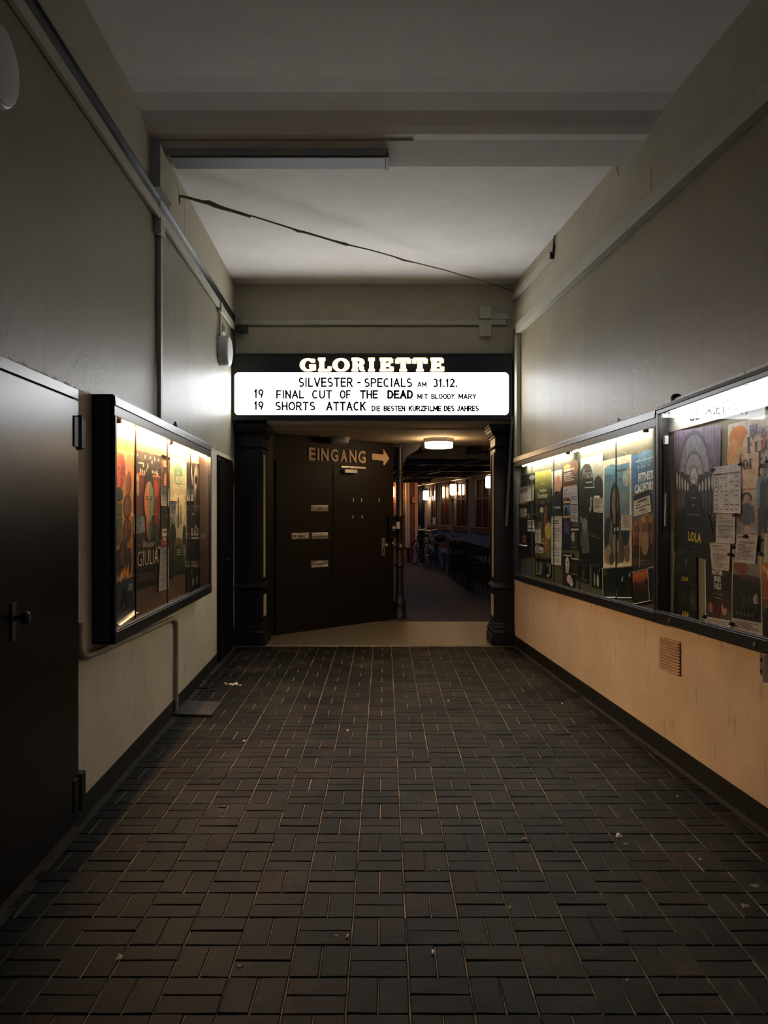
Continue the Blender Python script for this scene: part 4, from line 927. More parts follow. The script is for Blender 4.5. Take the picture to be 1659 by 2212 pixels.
# cast-iron column at the end of the entrance wall
cx, cy = .222, 11.78
co = thing('iron_column', 'slender dark cast-iron column with rings at the end of the entrance wall', 'column', (cx, cy, FZ1))
m_ = MB(); m_.lathe((cx, cy, FZ1 - .003), [(.10, 0), (.10, .05), (.092, .06), (.088, .20), (.092, .22), (.08, .25), (.064, .30), (.06, .32)], 24); m_.build('base', M_IRON, co, smooth=True)
m_ = MB(); m_.lathe((cx, cy, FZ1), [(.058, .31), (.054, .72), (.072, .74), (.072, .76), (.056, .79), (.050, .98), (.085, 1.0), (.08, 1.03), (.052, 1.06), (.052, 1.42), (.066, 1.44), (.066, 1.46), (.052, 1.48), (.05, 2.04), (.066, 2.05), (.066, 2.08), (.05, 2.09), (.05, 2.48)], 24); m_.build('shaft', M_IRON, co, smooth=True)
m_ = MB(); m_.box(cx - .10, cx + .30, cy - .05, cy + .05, FZ1 + 2.43, FZ1 + 2.479); m_.add([(cx + .04, cy - .02, FZ1 + 2.15), (cx + .04, cy + .02, FZ1 + 2.15), (cx + .04, cy + .02, FZ1 + 2.44), (cx + .04, cy - .02, FZ1 + 2.44), (cx + .27, cy - .02, FZ1 + 2.40), (cx + .27, cy + .02, FZ1 + 2.40), (cx + .27, cy + .02, FZ1 + 2.44), (cx + .27, cy - .02, FZ1 + 2.44), (cx + .10, cy - .02, FZ1 + 2.30), (cx + .10, cy + .02, FZ1 + 2.30)],
    [(0, 1, 2, 3), (4, 7, 6, 5), (2, 6, 7, 3), (0, 8, 9, 1), (8, 4, 5, 9), (0, 3, 7, 8), (8, 7, 4), (1, 9, 6, 2), (9, 5, 6)]); m_.build('bracket', M_IRON, co)
# bell panel, socket and sticker right of the door
def dbx(u0, u1, v0, v1, d0, d1, mt, nm, par=None, bev=.003):
    a0, z1 = dpos(u0, v0); a1, _ = dpos(u1, v0); _, z0 = dpos(u0, v1); m_ = MB(); dbox(m_, a0, a1, z0, z1, d0, d1); return m_.build(nm, mt, par, bev=bev)
bp = dbx(834.5, 850, 1115, 1162, .001, .06, M_BLACKM, 'bell_panel'); tag(bp, 'black bell panel on the wall between entrance door and iron column', 'bell panel')
for k, v in enumerate((1135.5, 1139, 1144)): dbx(841, 847.5, v, v + 2.6, .060, .063, (M_SANDST, M_PAPERW, M_STEEL)[k], 'name_tag', bp, .0005)
o = dbx(842.5, 850, 1170, 1175.5, .001, .004, M_PAPERW, 'sticker', None, .0005); tag(o, 'tiny pale sticker under the black bell panel', 'sticker')
o = MB().box(cx - .055, cx + .0, cy - .075, cy - .048, 1.37, 1.47).build('socket', M_GREYPL, bev=.004); tag(o, 'small pale wall socket fixed to the iron column', 'socket')
ws = ['top left strip of white tape on the entrance door', 'top middle strip of white tape on the entrance door', 'single strip of white tape nearest the door handle', 'lower left strip of white tape on the entrance door', 'lower middle strip of white tape on the entrance door']
for k, (u, v, lean) in enumerate(((762.8, 1080, -.9), (781.8, 1080, 1.2), (819, 1080, .2), (762, 1116.3, -.5), (782.4, 1116.3, .1))):
    p, q_ = on_diag(u - lean, v - 3.4, .0232), on_diag(u + lean * -.4, v + 3.4, .0232); w = DD * .0065
    b_ = DN * .0008
    o = MB().hexa([q_ - w, q_ + w, p + w, p - w, q_ - w + b_, q_ + w + b_, p + w + b_, p - w + b_]).build('tape_strip', M_PAPERW); tag(o, ws[k], 'tape', 'white tape strips on the door')
# ================================================================== posters and papers in the showcases
def poster(name, label, cat, group, side, q, base, art=(), off=.024, curl=0.0, top=None, tint=None, lay=.00006):
    """q: corners TL, TR, BR, BL as seen in the photograph, laid on the plane `off` in front of the wall"""
    tl, tr, br, bl = [on_wall(side, u, v, off) for u, v in q]
    nrm = Vector((1, .0322, 0)) if side == 'L' else Vector((-1, -.0755, 0)); nrm.normalize()
    rs = random.Random(name + label)
    ph = rs.uniform(0, 6)
    def P(a, b, k=0): return (bl * (1 - a) + br * a) * (1 - b) + (tl * (1 - a) + tr * a) * b + nrm * (k * lay)
    mb = MB(); g = 8
    C_ = globals()['C']; C = lambda r, g, b: tuple(.92 * x ** 1.10 for x in C_(r, g, b)[:3]) + (1.0,)
    base = C(*base)
    mb.hexa([P(0, 0, 0), P(1, 0, 0), P(1, 1, 0), P(0, 1, 0)] + [P(0, 0, -1.6), P(1, 0, -1.6), P(1, 1, -1.6), P(0, 1, -1.6)], 0, base)
    k = 1
    def poly(pts, col, cols=None):
        mb.add([P(a, b, k) for a, b in pts], [tuple(range(len(pts)))], 0, cols or col)
    for it in art:
        t = it[0]
        if t == 'r':
            _, a0, b0, a1, b1, c = it; poly([(a0, b0), (a1, b0), (a1, b1), (a0, b1)], C(*c))
        elif t == 'g':      # printed fade from c0 (bottom) to c1 (top)
            _, a0, b0, a1, b1, c0, c1 = it; poly([(a0, b0), (a1, b0), (a1, b1), (a0, b1)], None, [C(*c0), C(*c0), C(*c1), C(*c1)])
        elif t == 'h':      # printed fade left to right
            _, a0, b0, a1, b1, c0, c1 = it; poly([(a0, b0), (a1, b0), (a1, b1), (a0, b1)], None, [C(*c0), C(*c1), C(*c1), C(*c0)])
        elif t == 'e':
            _, ca, cb, ra, rb, c = it; poly([(ca + ra * math.cos(i * math.pi / 10), cb + rb * math.sin(i * math.pi / 10)) for i in range(20)], C(*c))
        elif t == 'p': poly(it[1], C(*it[2]))
        elif t == 't':
            s, a0, b0, a1, b1, c = it[1:7]; bold = it[7] if len(it) > 7 else 0.0; sh = it[8] if len(it) > 8 else 0.0
            v, f = text_geo(s, bold, sh); mb.add([P(a0 + (a1 - a0) * x, b0 + (b1 - b0) * y, k) for x, y in v], f, 0, C(*c))
        elif t == 'w':
            s, a0, b0, a1, b1, c = it[1:7]; v, f = word_geo(s, SER)
            mb.add([P(a0 + (a1 - a0) * x, b0 + (b1 - b0) * y, k) for x, y in v], f, 0, C(*c))
        elif t == 'lines':  # rows of small print
            _, a0, b0, a1, b1, n, c = it; hh = (b1 - b0) / n
            for i in range(n):
                if rs.random() < .12: continue
                e = a1 - (a1 - a0) * (rs.random() ** 3) * .7; bb = b1 - (i + .72) * hh
                poly([(a0, bb), (e, bb), (e, bb + hh * .42), (a0, bb + hh * .42)], C(*c))
        elif t == 'tbl':
            _, a0, b0, a1, b1, nr, nc, c = it
            for i in range(nr + 1): bb = b0 + (b1 - b0) * i / nr; poly([(a0, bb), (a1, bb), (a1, bb + .004), (a0, bb + .004)], C(*c))
            for i in range(nr):
                bb = b0 + (b1 - b0) * (i + .5) / nr
                for j in range(nc):
                    if j and rs.random() < .35: continue
                    aa = a0 + (a1 - a0) * (j + .12) / nc; w = (a1 - a0) / nc * rs.uniform(.4, .8)
                    poly([(aa, bb - .012), (aa + w, bb - .012), (aa + w, bb + .012), (aa, bb + .012)], C(*c))
        elif t == 'fig':    # standing figure: head, torso, legs
            _, ca, b0, h, w, skin, coat, legs, hair = it
            X = lambda pts, c: poly([(ca + x * w, b0 + y * h) for x, y in pts], C(*c))
            E = lambda x, y, rx, ry, c, n=14: poly([(ca + (x + rx * math.cos(i * 2 * math.pi / n)) * w, b0 + (y + ry * math.sin(i * 2 * math.pi / n)) * h) for i in range(n)], C(*c))
            sh = tuple(int(v * .62) for v in coat); hi = tuple(min(255, int(v * 1.22) + 6) for v in coat); sk2 = tuple(int(v * .72) for v in skin)
            X([(-.40, .0), (-.12, .0), (-.02, .5), (-.44, .5)], legs); X([(.12, .0), (.38, .0), (.44, .5), (.02, .5)], tuple(int(v * .8) for v in legs))
            E(0, .905, .40, .085, hair); X([(-.36, .93), (.36, .93), (.40, .83), (.28, .78), (-.30, .79), (-.40, .83)], hair); k += 1
            X([(-.12, .88), (.12, .88), (.14, .80), (-.14, .80)], sk2)
            X([(-.46, .42), (.46, .42), (.50, .60), (.52, .74), (.40, .81), (.16, .835), (0, .80), (-.16, .835), (-.40, .81), (-.52, .74), (-.50, .60)], coat); k += 1
            X([(.10, .42), (.46, .42), (.50, .60), (.52, .74), (.40, .80), (.24, .78), (.18, .6)], sh)
            X([(-.08, .44), (.08, .44), (.10, .80), (0, .77), (-.10, .80)], tuple(int(v * .5 + 60) for v in legs)); k += 1
            X([(-.52, .76), (-.42, .79), (-.40, .60), (-.48, .44), (-.62, .46), (-.60, .62)], hi); X([(.52, .76), (.42, .79), (.42, .60), (.50, .44), (.62, .46), (.60, .62)], sh); k += 1
            E(-.55, .435, .08, .025, skin); E(.56, .435, .08, .025, sk2)
            E(0, .90, .25, .066, skin); k += 1
            X([(.02, .955), (.16, .94), (.24, .90), (.18, .85), (.04, .836)], sk2); X([(-.27, .93), (0, .975), (.27, .93), (.2, .957), (0, .945), (-.2, .955)], hair); k += 1
            for s in (-1, 1): E(s * .10, .908, .045, .008, (44, 34, 32), 8)
            E(0, .866, .07, .006, (120, 60, 54), 8)
        elif t == 'face':   # frontal or half-lit face
            _, ca, cb, ra, rb, c0, c1, dark = it
            L_p = [(ca + ra * math.cos(a_), cb + rb * math.sin(a_)) for a_ in [math.pi / 2 + i * math.pi / 10 for i in range(11)]]
            R_p = [(ca + ra * math.cos(a_), cb + rb * math.sin(a_)) for a_ in [-math.pi / 2 + i * math.pi / 10 for i in range(11)]]
            poly(L_p, C(*c0)); poly(R_p, C(*c1)); k += 1
            for s in (-1, 1):
                poly([(ca + s * ra * .42 + ra * .22 * math.cos(i * math.pi / 5), cb + rb * .12 + rb * .055 * math.sin(i * math.pi / 5)) for i in range(10)], C(*dark))
                poly([(ca + s * ra * .18, cb + rb * .23), (ca + s * ra * .68, cb + rb * .22), (ca + s * ra * .62, cb + rb * .265), (ca + s * ra * .2, cb + rb * .26)], C(*dark))
            poly([(ca - ra * .3, cb - rb * .48), (ca, cb - rb * .56), (ca + ra * .3, cb - rb * .48), (ca, cb - rb * .43)], tuple(x * .5 for x in C(*c0)[:3]) + (1,))
            poly([(ca - ra * .04, cb + rb * .1), (ca - ra * .18, cb - rb * .25), (ca + ra * .16, cb - rb * .27), (ca + ra * .06, cb - rb * .2)], tuple(x * .55 for x in C(*c0)[:3]) + (1,))
        k += 1
    if curl:                # loose lower edge rolling towards the glass
        pr = [(0, 0), (.010, -.010), (.022, -.016), (.034, -.014)]
        col = C(*(tint or (222, 216, 206)))
        for (d0, z0), (d1, z1) in zip(pr, pr[1:]):
            s = curl; up = Vector((0, 0, 1))
            mb.quad(bl + nrm * d0 * s + up * z0 * s, br + nrm * d0 * s + up * z0 * s, br + nrm * d1 * s + up * z1 * s, bl + nrm * d1 * s + up * z1 * s, 0, col)
    if top:                 # upper edge leaning out
        up = Vector((0, 0, 1)); col = C(230, 222, 208)
        mb.quad(tl, tr, tr + nrm * .012 * top + up * .010 * top, tl + nrm * .012 * top + up * .010 * top, 0, col)
    o = mb.build(name, M_PRINT, attr='print'); return tag(o, label, cat, group)
INKD, WH, CRM = (52, 48, 48), (232, 228, 220), (228, 214, 188)
LW, LF, LN = 'prints in the warm lit showcase', 'prints in the long showcase', 'prints in the black showcase'
def sheet(label, grp, side, q, off=.029, n=14, head=None, base=(216, 210, 202), name='notice', ink=(120, 114, 112)):
    art = [('lines', .1, .06, .9, .80, n, ink)]
    if head: art = [('r', 0, .68, 1, 1, (26, 24, 24)), ('lines', .15, .74, .85, .96, 2, WH), ('lines', .1, .1, .9, .62, 4, (40, 36, 36))]
    else: art += [('lines', .1, .84, .7, .94, 2, (70, 66, 66))]
    return poster(name, label, 'notice', grp, side, q, base, art, off, top=.7)

# ---------------------------------------------------------------- left showcase
S_ = 'L'
bead = [('r', 0, 0, 1, 1, (196, 140, 62)), ('r', .0, .93, .93, .995, (214, 150, 62)), ('r', 0, .925, .95, .935, (232, 214, 170))]
rr_ = random.Random(8)
poster('film_poster', 'ochre poster crowded with overlapping portraits, beside the door end of the warm showcase', 'poster', LW, S_, [(250, 950), (290, 962), (285, 1262), (248, 1276)], (196, 140, 62),
  bead + [('r', .92, 0, 1, .96, (206, 148, 62)), ('face', .26, .80, .26, .115, (206, 100, 62), (160, 66, 44), (50, 30, 26)), ('p', [(.48, .92), (.56, .92), (.70, .72), (.62, .72)], (226, 206, 160)),
  ('e', .70, .86, .16, .07, (190, 140, 110)), ('e', .72, .72, .15, .085, (132, 80, 56)), ('face', .72, .71, .12, .07, (150, 92, 66), (112, 64, 46), (40, 26, 24)), ('e', .20, .64, .2, .05, (48, 40, 36)),
  ('r', .02, .50, .36, .58, (86, 92, 62)), ('r', .02, .40, .36, .485, (70, 104, 72)), ('r', .02, .31, .36, .39, (112, 96, 54)),
  ('e', .66, .56, .24, .085, (70, 46, 34)), ('face', .66, .555, .17, .07, (140, 84, 58), (104, 58, 42), (36, 24, 22)), ('e', .66, .39, .25, .085, (78, 50, 36)), ('face', .66, .39, .17, .07, (132, 80, 56), (96, 54, 40), (36, 24, 22)),
  ('e', .44, .23, .24, .10, (62, 42, 34)), ('face', .44, .23, .16, .08, (118, 72, 52), (84, 48, 36), (32, 22, 20)), ('e', .78, .17, .17, .10, (66, 42, 30)), ('e', .14, .14, .18, .13, (58, 42, 32)), ('p', [(.5, .02), (.75, .16), (.8, .02)], (196, 140, 58)), ('e', .52, .05, .16, .04, (84, 66, 44))], .026)
poster('scene_photo', 'bluish scene photo with curled white edges at the foot of the ochre poster', 'photo', LW, S_, [(253.5, 1264), (288, 1245), (290, 1318), (252, 1346)], (30, 36, 52),
  [('g', .03, .02, .97, .97, (26, 30, 46), (96, 104, 120)), ('r', .02, .55, .12, .85, (150, 70, 44)), ('e', .40, .45, .22, .36, (22, 24, 30)), ('e', .80, .72, .13, .13, (190, 184, 176)), ('e', .72, .36, .2, .3, (26, 40, 84)), ('p', [(.3, .3), (.4, .42), (.5, .3)], (120, 122, 124))], .055, curl=.8, top=1.0)
lights = [('e', .12 + .09 * i + rr_.uniform(-.02, .02), rr_.choice((.865, .90, .935, .965)), .018, rr_.uniform(.008, .022), (236, 222, 196)) for i in range(10)] + [('e', .2 + .075 * i, .855 + rr_.uniform(-.006, .012), .02, .012, (232, 214, 180)) for i in range(10)]
poster('film_poster', 'dark red poster of a half orange half green painted face', 'poster', LW, S_, [(290.5, 971), (347, 984.5), (343.5, 1261), (292, 1276)], (86, 38, 30),
  [('g', 0, 0, 1, .30, (30, 24, 24), (44, 26, 24)), ('g', 0, .30, 1, .82, (44, 26, 24), (110, 48, 34)), ('r', 0, .835, 1, 1, (48, 44, 42)), ('r', .0, .825, 1, .84, (196, 138, 96)), ('r', 0, .80, .10, 1, (34, 30, 28))] + lights +
  [('e', .82, .66, .14, .13, (150, 60, 38)), ('e', .86, .56, .13, .12, (132, 48, 32)), ('e', .80, .74, .10, .06, (168, 74, 46)), ('lines', .12, .90, .40, .925, 1, (226, 210, 190)), ('e', .52, .80, .15, .085, (30, 24, 24)), ('e', .52, .64, .22, .17, (34, 24, 22)),
   ('p', [(.42, .50), (.64, .50), (.62, .36), (.52, .33), (.46, .38)], (52, 108, 88)), ('p', [(.40, .50), (.52, .50), (.52, .34), (.46, .38)], (190, 100, 60)), ('face', .53, .635, .19, .155, (206, 136, 92), (120, 150, 122), (30, 36, 34)),
   ('e', .10, .80, .05, .035, (196, 170, 140)), ('e', .10, .72, .045, .05, (188, 160, 130)), ('lines', .06, .52, .2, .55, 1, (180, 130, 100)), ('lines', .66, .53, .86, .55, 1, (180, 130, 100)),
   ('e', .84, .31, .07, .17, (38, 74, 54)), ('t', 'Bonjour', .30, .285, .78, .345, (236, 222, 190), -.01, .3), ('t', 'GIULIA', .07, .165, .94, .275, (236, 222, 190), -.012), ('lines', .1, .05, .92, .13, 4, (110, 96, 84))], .024)
poster('film_poster', 'slim strip of a poster with an orange lit figure, behind a white notice', 'poster', LW, S_, [(347.5, 985), (366, 993), (365, 1142), (348, 1143)], (48, 36, 30),
  [('g', 0, .5, 1, 1, (60, 42, 32), (120, 84, 54)), ('e', .55, .70, .36, .26, (34, 26, 24)), ('face', .6, .66, .26, .13, (206, 138, 82), (176, 104, 60), (50, 30, 24)), ('e', .45, .92, .3, .05, (190, 150, 104)), ('r', 0, 0, 1, .34, (20, 20, 20)), ('lines', .1, .03, .9, .32, 6, (84, 80, 74))], .0235, top=1.0)
sheet('white notice pinned over the slim orange strip', LW, S_, [(347.5, 1050), (366, 1054), (365, 1095), (348.5, 1092)], .032, 13)
poster('flyer', 'small pink and white flyer above the long programme list', 'flyer', LW, S_, [(347.5, 1141), (365, 1139.5), (365, 1180), (348, 1182)], (60, 40, 44),
  [('r', .15, .55, .9, .95, (222, 206, 204)), ('r', .22, .75, .8, .84, (60, 50, 56)), ('r', .05, .12, .75, .42, (176, 110, 112)), ('r', .3, .3, .6, .5, (226, 190, 186)), ('lines', .1, .16, .7, .36, 3, (96, 40, 48))], .028)
poster('programme_list', 'tall narrow white programme list in the warm lit showcase', 'notice', LW, S_, [(346.5, 1185), (365, 1182), (364.7, 1271), (343.3, 1277.5)], (214, 204, 194),
  [x for i in range(6) for x in (('lines', .1, .04 + i * .155, .9, .135 + i * .155, 5, (128, 120, 118)), ('r', .38, .142 + i * .155, .68, .152 + i * .155, (60, 54, 54)))], .034, top=.6)
sheet('white notice overlapping the ochre and dark red posters', LW, S_, [(288.5, 1112), (312, 1116), (313, 1149.5), (289, 1154)], .036, 12)
poster('film_poster', 'pale green poster with misty white shapes and dark trees', 'poster', LW, S_, [(366.8, 986), (402.8, 996.5), (403.5, 1237), (366.8, 1243)], (196, 188, 152),
  [('g', 0, .6, 1, 1, (206, 196, 156), (150, 178, 150)), ('r', 0, .935, 1, .955, (210, 216, 190)), ('e', .5, .86, .24, .10, (108, 150, 134)), ('t', 'UND', .40, .865, .56, .885, (226, 226, 206)), ('t', 'NICHTS', .34, .79, .74, .85, (230, 226, 206), .02), ('lines', .16, .70, .92, .78, 4, (222, 214, 186)),
   ('e', .34, .60, .2, .1, (222, 214, 184)), ('e', .7, .58, .22, .12, (226, 214, 176)), ('p', [(.44, .66), (.52, .66), (.52, .40), (.44, .42)], (74, 88, 70)), ('p', [(.60, .60), (.66, .60), (.70, .44), (.58, .44)], (128, 134, 104)),
   ('g', 0, .0, 1, .30, (30, 38, 28), (110, 112, 78)), ('e', .18, .33, .17, .11, (36, 44, 34)), ('e', .85, .33, .12, .10, (48, 56, 42)), ('e', .5, .24, .26, .08, (112, 106, 62)), ('e', .5, .14, .3, .12, (60, 64, 40)), ('lines', .38, .16, .64, .22, 3, (176, 176, 150)), ('r', .80, .15, .86, .25, (150, 156, 150)), ('e', .1, .10, .16, .14, (34, 42, 32))], .024)
sheet('white notice tilted over the pale green poster', LW, S_, [(366.8, 1083), (381.2, 1085.5), (381.2, 1115.6), (366.8, 1115.6)], .032, 12)
poster('film_poster', 'black poster with a tall grey face in profile', 'poster', LW, S_, [(403.5, 997), (437, 1004), (438, 1208), (404, 1213)], (16, 16, 17),
  [('p', [(.18, 1), (.26, 1), (.38, .78), (.32, .78)], (170, 168, 160)), ('e', .62, .72, .22, .27, (74, 70, 66)), ('e', .55, .80, .14, .16, (140, 134, 126)), ('e', .66, .62, .12, .16, (48, 44, 42)), ('e', .58, .83, .09, .05, (24, 22, 22)), ('e', .54, .76, .05, .03, (196, 190, 180)),
   ('r', .32, .47, .42, .49, (150, 148, 144)), ('r', .46, .335, .62, .36, (150, 150, 146)), ('r', .24, .25, .36, .335, (176, 138, 90)), ('t', 'HLLER', .42, .26, .74, .33, (196, 194, 188)), ('lines', .26, .215, .74, .245, 1, (190, 188, 182))], .024)
sheet('white notice on the black poster with grey profile', LW, S_, [(404, 1053.5), (417.8, 1055.5), (417.8, 1082), (404, 1082)], .032, 11)
poster('scene_photo', 'dark scene photo under the black poster in the warm showcase', 'photo', LW, S_, [(403.5, 1213.5), (434, 1214), (434, 1272), (403.5, 1281)], (22, 21, 20),
  [('r', 0, .82, 1, 1, (66, 60, 52)), ('lines', .15, .84, .8, .92, 1, (150, 140, 122)), ('e', .28, .60, .07, .2, (84, 80, 76)), ('e', .42, .32, .05, .14, (160, 156, 150)), ('e', .72, .4, .06, .16, (120, 116, 110)), ('e', .6, .34, .05, .22, (52, 50, 48)), ('e', .15, .2, .05, .18, (70, 66, 60))], .028)

# ---------------------------------------------------------------- long right showcase
S_ = 'R'
poster('film_poster', 'mostly black poster at the pillar end of the long showcase', 'poster', LF, S_, [(1121.5, 1028), (1155, 1021), (1156, 1203), (1122, 1206)], (20, 19, 19),
  [('e', .15, .93, .1, .02, (92, 90, 88)), ('e', .84, .95, .16, .03, (150, 148, 144)), ('g', 0, .0, 1, .2, (28, 24, 20), (18, 17, 17))], .0225)
poster('timetable', 'light timetable sheet with a grid, tilted on the black poster', 'notice', LF, S_, [(1123, 1055), (1154.5, 1046), (1152, 1081), (1123, 1087)], (206, 198, 182),
  [('tbl', .03, .04, .97, .96, 6, 6, (60, 56, 52)), ('r', .03, .62, .55, .9, (120, 112, 106))], .027, top=.5)
poster('flyer', 'small cream and black flyer under the tilted timetable', 'flyer', LF, S_, [(1123.3, 1089.5), (1138.5, 1089), (1138.5, 1116), (1123.3, 1117)], (40, 36, 33),
  [('r', .05, .35, .98, .68, (206, 196, 176)), ('lines', .1, .40, .9, .66, 2, (48, 44, 42)), ('r', .05, .05, .98, .30, (188, 178, 158)), ('lines', .1, .08, .9, .28, 2, (70, 64, 60))], .027, top=1.0)
poster('scene_photo', 'dark print with red spots curling forward under the cream flyer', 'photo', LF, S_, [(1121.4, 1118), (1139, 1118), (1139.4, 1178.5), (1122.7, 1176)], (36, 32, 30),
  [('e', .6, .30, .2, .06, (150, 84, 64)), ('e', .58, .15, .2, .05, (160, 90, 58)), ('r', .3, .6, .4, .8, (70, 66, 64))], .034, curl=.5, top=.5)
sheet('flyer with black heading left of the green and black poster', LF, S_, [(1137.5, 1111.5), (1152.5, 1112), (1155.5, 1148), (1137, 1147.5)], .031, head=True, name='flyer')
poster('film_poster', 'poster with sunlit green leaves on top and two figures in a meadow', 'poster', LF, S_, [(1155.6, 1020.5), (1191, 1013.5), (1190.5, 1205), (1155.3, 1200)], (34, 36, 26),
  [('g', 0, .78, 1, 1, (86, 90, 46), (206, 196, 104)), ('g', 0, .6, 1, .78, (26, 28, 24), (86, 90, 46)), ('g', 0, .2, 1, .45, (128, 112, 60), (28, 28, 24)), ('g', 0, 0, 1, .2, (116, 110, 62), (128, 112, 60)), ('r', .4, .845, .62, .855, (214, 206, 160)),
   ('t', 'letzten', .30, .755, .72, .80, (236, 226, 180), .0), ('t', 'Sommer', .18, .685, .80, .745, (240, 230, 186), .0), ('lines', .35, .62, .58, .65, 2, (140, 134, 110)),
   ('fig', .44, .22, .36, .26, (220, 200, 160), (38, 34, 30), (60, 46, 34), (226, 206, 160)), ('fig', .70, .20, .40, .22, (150, 104, 70), (120, 74, 44), (96, 70, 44), (112, 92, 70)), ('e', .84, .3, .2, .1, (196, 166, 92)), ('e', .62, .14, .3, .08, (150, 112, 78))], .024)
sheet('narrow white notice low on the leafy green poster', LF, S_, [(1155.8, 1145.5), (1168, 1143.5), (1168, 1172), (1155.8, 1172)], .030, 14)
sheet('small flyer with black heading under the narrow white notice', LF, S_, [(1156, 1174), (1174, 1176), (1173.3, 1195), (1156.3, 1193)], .031, head=True, name='flyer')
poster('scene_photo', 'dark scene photo of pale standing figures under the leafy green poster', 'photo', LF, S_, [(1156, 1205), (1191, 1209), (1190, 1249), (1156.5, 1244)], (30, 28, 24),
  [('e', .10, .5, .06, .32, (136, 130, 112)), ('e', .34, .45, .08, .35, (150, 142, 124)), ('e', .46, .6, .05, .25, (90, 80, 66)), ('e', .78, .7, .08, .16, (112, 98, 80)), ('e', .93, .45, .06, .35, (140, 132, 112)), ('e', .82, .12, .08, .08, (170, 160, 140)), ('t', 'Sommer', .04, .1, .36, .24, (226, 206, 160))], .026)
poster('film_poster', 'white topped poster of two close faces over a black lower half', 'poster', LF, S_, [(1191.3, 1019), (1214.6, 1013.5), (1213, 1115), (1191.3, 1115)], (26, 26, 30),
  [('g', 0, .62, 1, 1, (190, 160, 140), (236, 228, 220)), ('e', .62, .66, .3, .22, (206, 150, 120)), ('e', .34, .56, .26, .17, (196, 170, 160)), ('face', .36, .57, .2, .12, (216, 190, 180), (190, 150, 136), (60, 40, 40)), ('e', .55, .42, .42, .13, (24, 26, 32)), ('r', 0, 0, 1, .36, (24, 26, 32)), ('t', 'FÜR IMMER', .12, .165, .9, .225, (222, 218, 216), .01), ('lines', .3, .05, .8, .11, 2, (80, 80, 86))], .027)
sheet('long white page of print below the white topped poster', LF, S_, [(1191, 1117), (1214.4, 1116), (1212, 1222), (1191, 1219)], .030, 24, name='programme_page')
poster('film_poster', 'brown and orange poster with white title lines behind lilac sheets', 'poster', LF, S_, [(1215.3, 1004.5), (1248.5, 994), (1249, 1054), (1215.3, 1058)], (112, 78, 56),
  [('e', .3, .86, .25, .1, (214, 170, 96)), ('e', .8, .8, .2, .25, (196, 130, 96)), ('g', 0, 0, 1, .45, (46, 34, 30), (120, 84, 62)), ('r', .08, .70, .80, .78, (236, 228, 214)), ('r', .08, .52, .60, .64, (232, 224, 212)), ('t', 'UNS AM', .1, .54, .56, .62, (40, 30, 28), .02), ('lines', .1, .30, .75, .50, 3, (224, 214, 204)), ('lines', .05, .04, .95, .16, 1, (196, 150, 104))], .024)
poster('programme_sheet', 'lilac programme sheet, upper one, in the middle of the long showcase', 'notice', LF, S_, [(1216, 1054), (1247.5, 1050), (1247.5, 1079), (1216, 1082)], (188, 176, 190), [('lines', .06, .1, .5, .9, 8, (96, 88, 104)), ('lines', .56, .1, .95, .6, 5, (110, 100, 116))], .028)
poster('scene_photo', 'small brown scene photo with white strip beside the lilac sheets', 'photo', LF, S_, [(1216.5, 1076.5), (1231.5, 1075), (1231.5, 1090), (1216.5, 1091)], (86, 60, 44), [('r', .02, .3, .98, .5, (214, 196, 176)), ('lines', .05, .6, .95, .95, 2, (176, 130, 96))], .031)
poster('scene_photo', 'small blue scene photo with yellow foot beside the lilac sheets', 'photo', LF, S_, [(1216.3, 1091.5), (1231.8, 1090.5), (1231.8, 1124), (1216.3, 1125)], (48, 62, 96), [('g', 0, .3, 1, 1, (40, 50, 84), (104, 140, 172)), ('e', .4, .6, .2, .25, (28, 32, 48)), ('r', 0, .18, 1, .30, (196, 160, 96)), ('r', 0, 0, 1, .17, (24, 26, 36))], .030)
poster('programme_sheet', 'lilac programme sheet, lower one, beside the dark grey and pale poster', 'notice', LF, S_, [(1232, 1068), (1248, 1066), (1248.6, 1128), (1232.3, 1126)], (182, 172, 188), [('lines', .1, .06, .9, .94, 14, (100, 92, 108)), ('r', .1, .60, .9, .63, (60, 54, 66))], .032)
poster('film_poster', 'midnight blue print hanging under the small blue photo', 'poster', LF, S_, [(1216.5, 1126), (1234, 1126), (1233, 1188), (1216.8, 1187)], (34, 32, 62), [('g', 0, .2, 1, 1, (26, 26, 50), (70, 66, 110)), ('e', .5, .7, .22, .2, (92, 88, 134)), ('e', .5, .4, .3, .2, (40, 40, 74)), ('lines', .1, .9, .6, .95, 1, (160, 156, 180))], .026)
poster('film_poster', 'black and white print with green lettering beside the midnight blue print', 'poster', LF, S_, [(1233.5, 1138), (1250, 1138), (1250, 1187), (1233.3, 1186)], (24, 27, 24), [('r', 0, .84, 1, .92, (220, 196, 180)), ('e', .3, .55, .24, .22, (176, 170, 150)), ('e', .62, .6, .2, .2, (60, 66, 58)), ('t', 'Bedin Du', .1, .2, .9, .30, (120, 128, 60)), ('lines', .05, .04, .9, .14, 2, (140, 140, 136))], .028)
poster('scene_photo', 'print of a white bent face over red with white lower edge', 'photo', LF, S_, [(1216, 1194), (1239, 1196.5), (1240, 1275), (1216, 1271)], (28, 26, 26), [('lines', .05, .90, .8, .97, 1, (220, 214, 208)), ('e', .42, .70, .2, .2, (206, 200, 198)), ('e', .40, .52, .16, .14, (176, 172, 172)), ('e', .3, .3, .26, .16, (96, 26, 24)), ('e', .6, .28, .26, .12, (200, 196, 200)), ('e', .78, .18, .18, .08, (188, 188, 196)), ('e', .44, .74, .05, .03, (30, 28, 28)), ('r', .74, .9, .8, 1, (214, 210, 204))], .031, curl=.35)
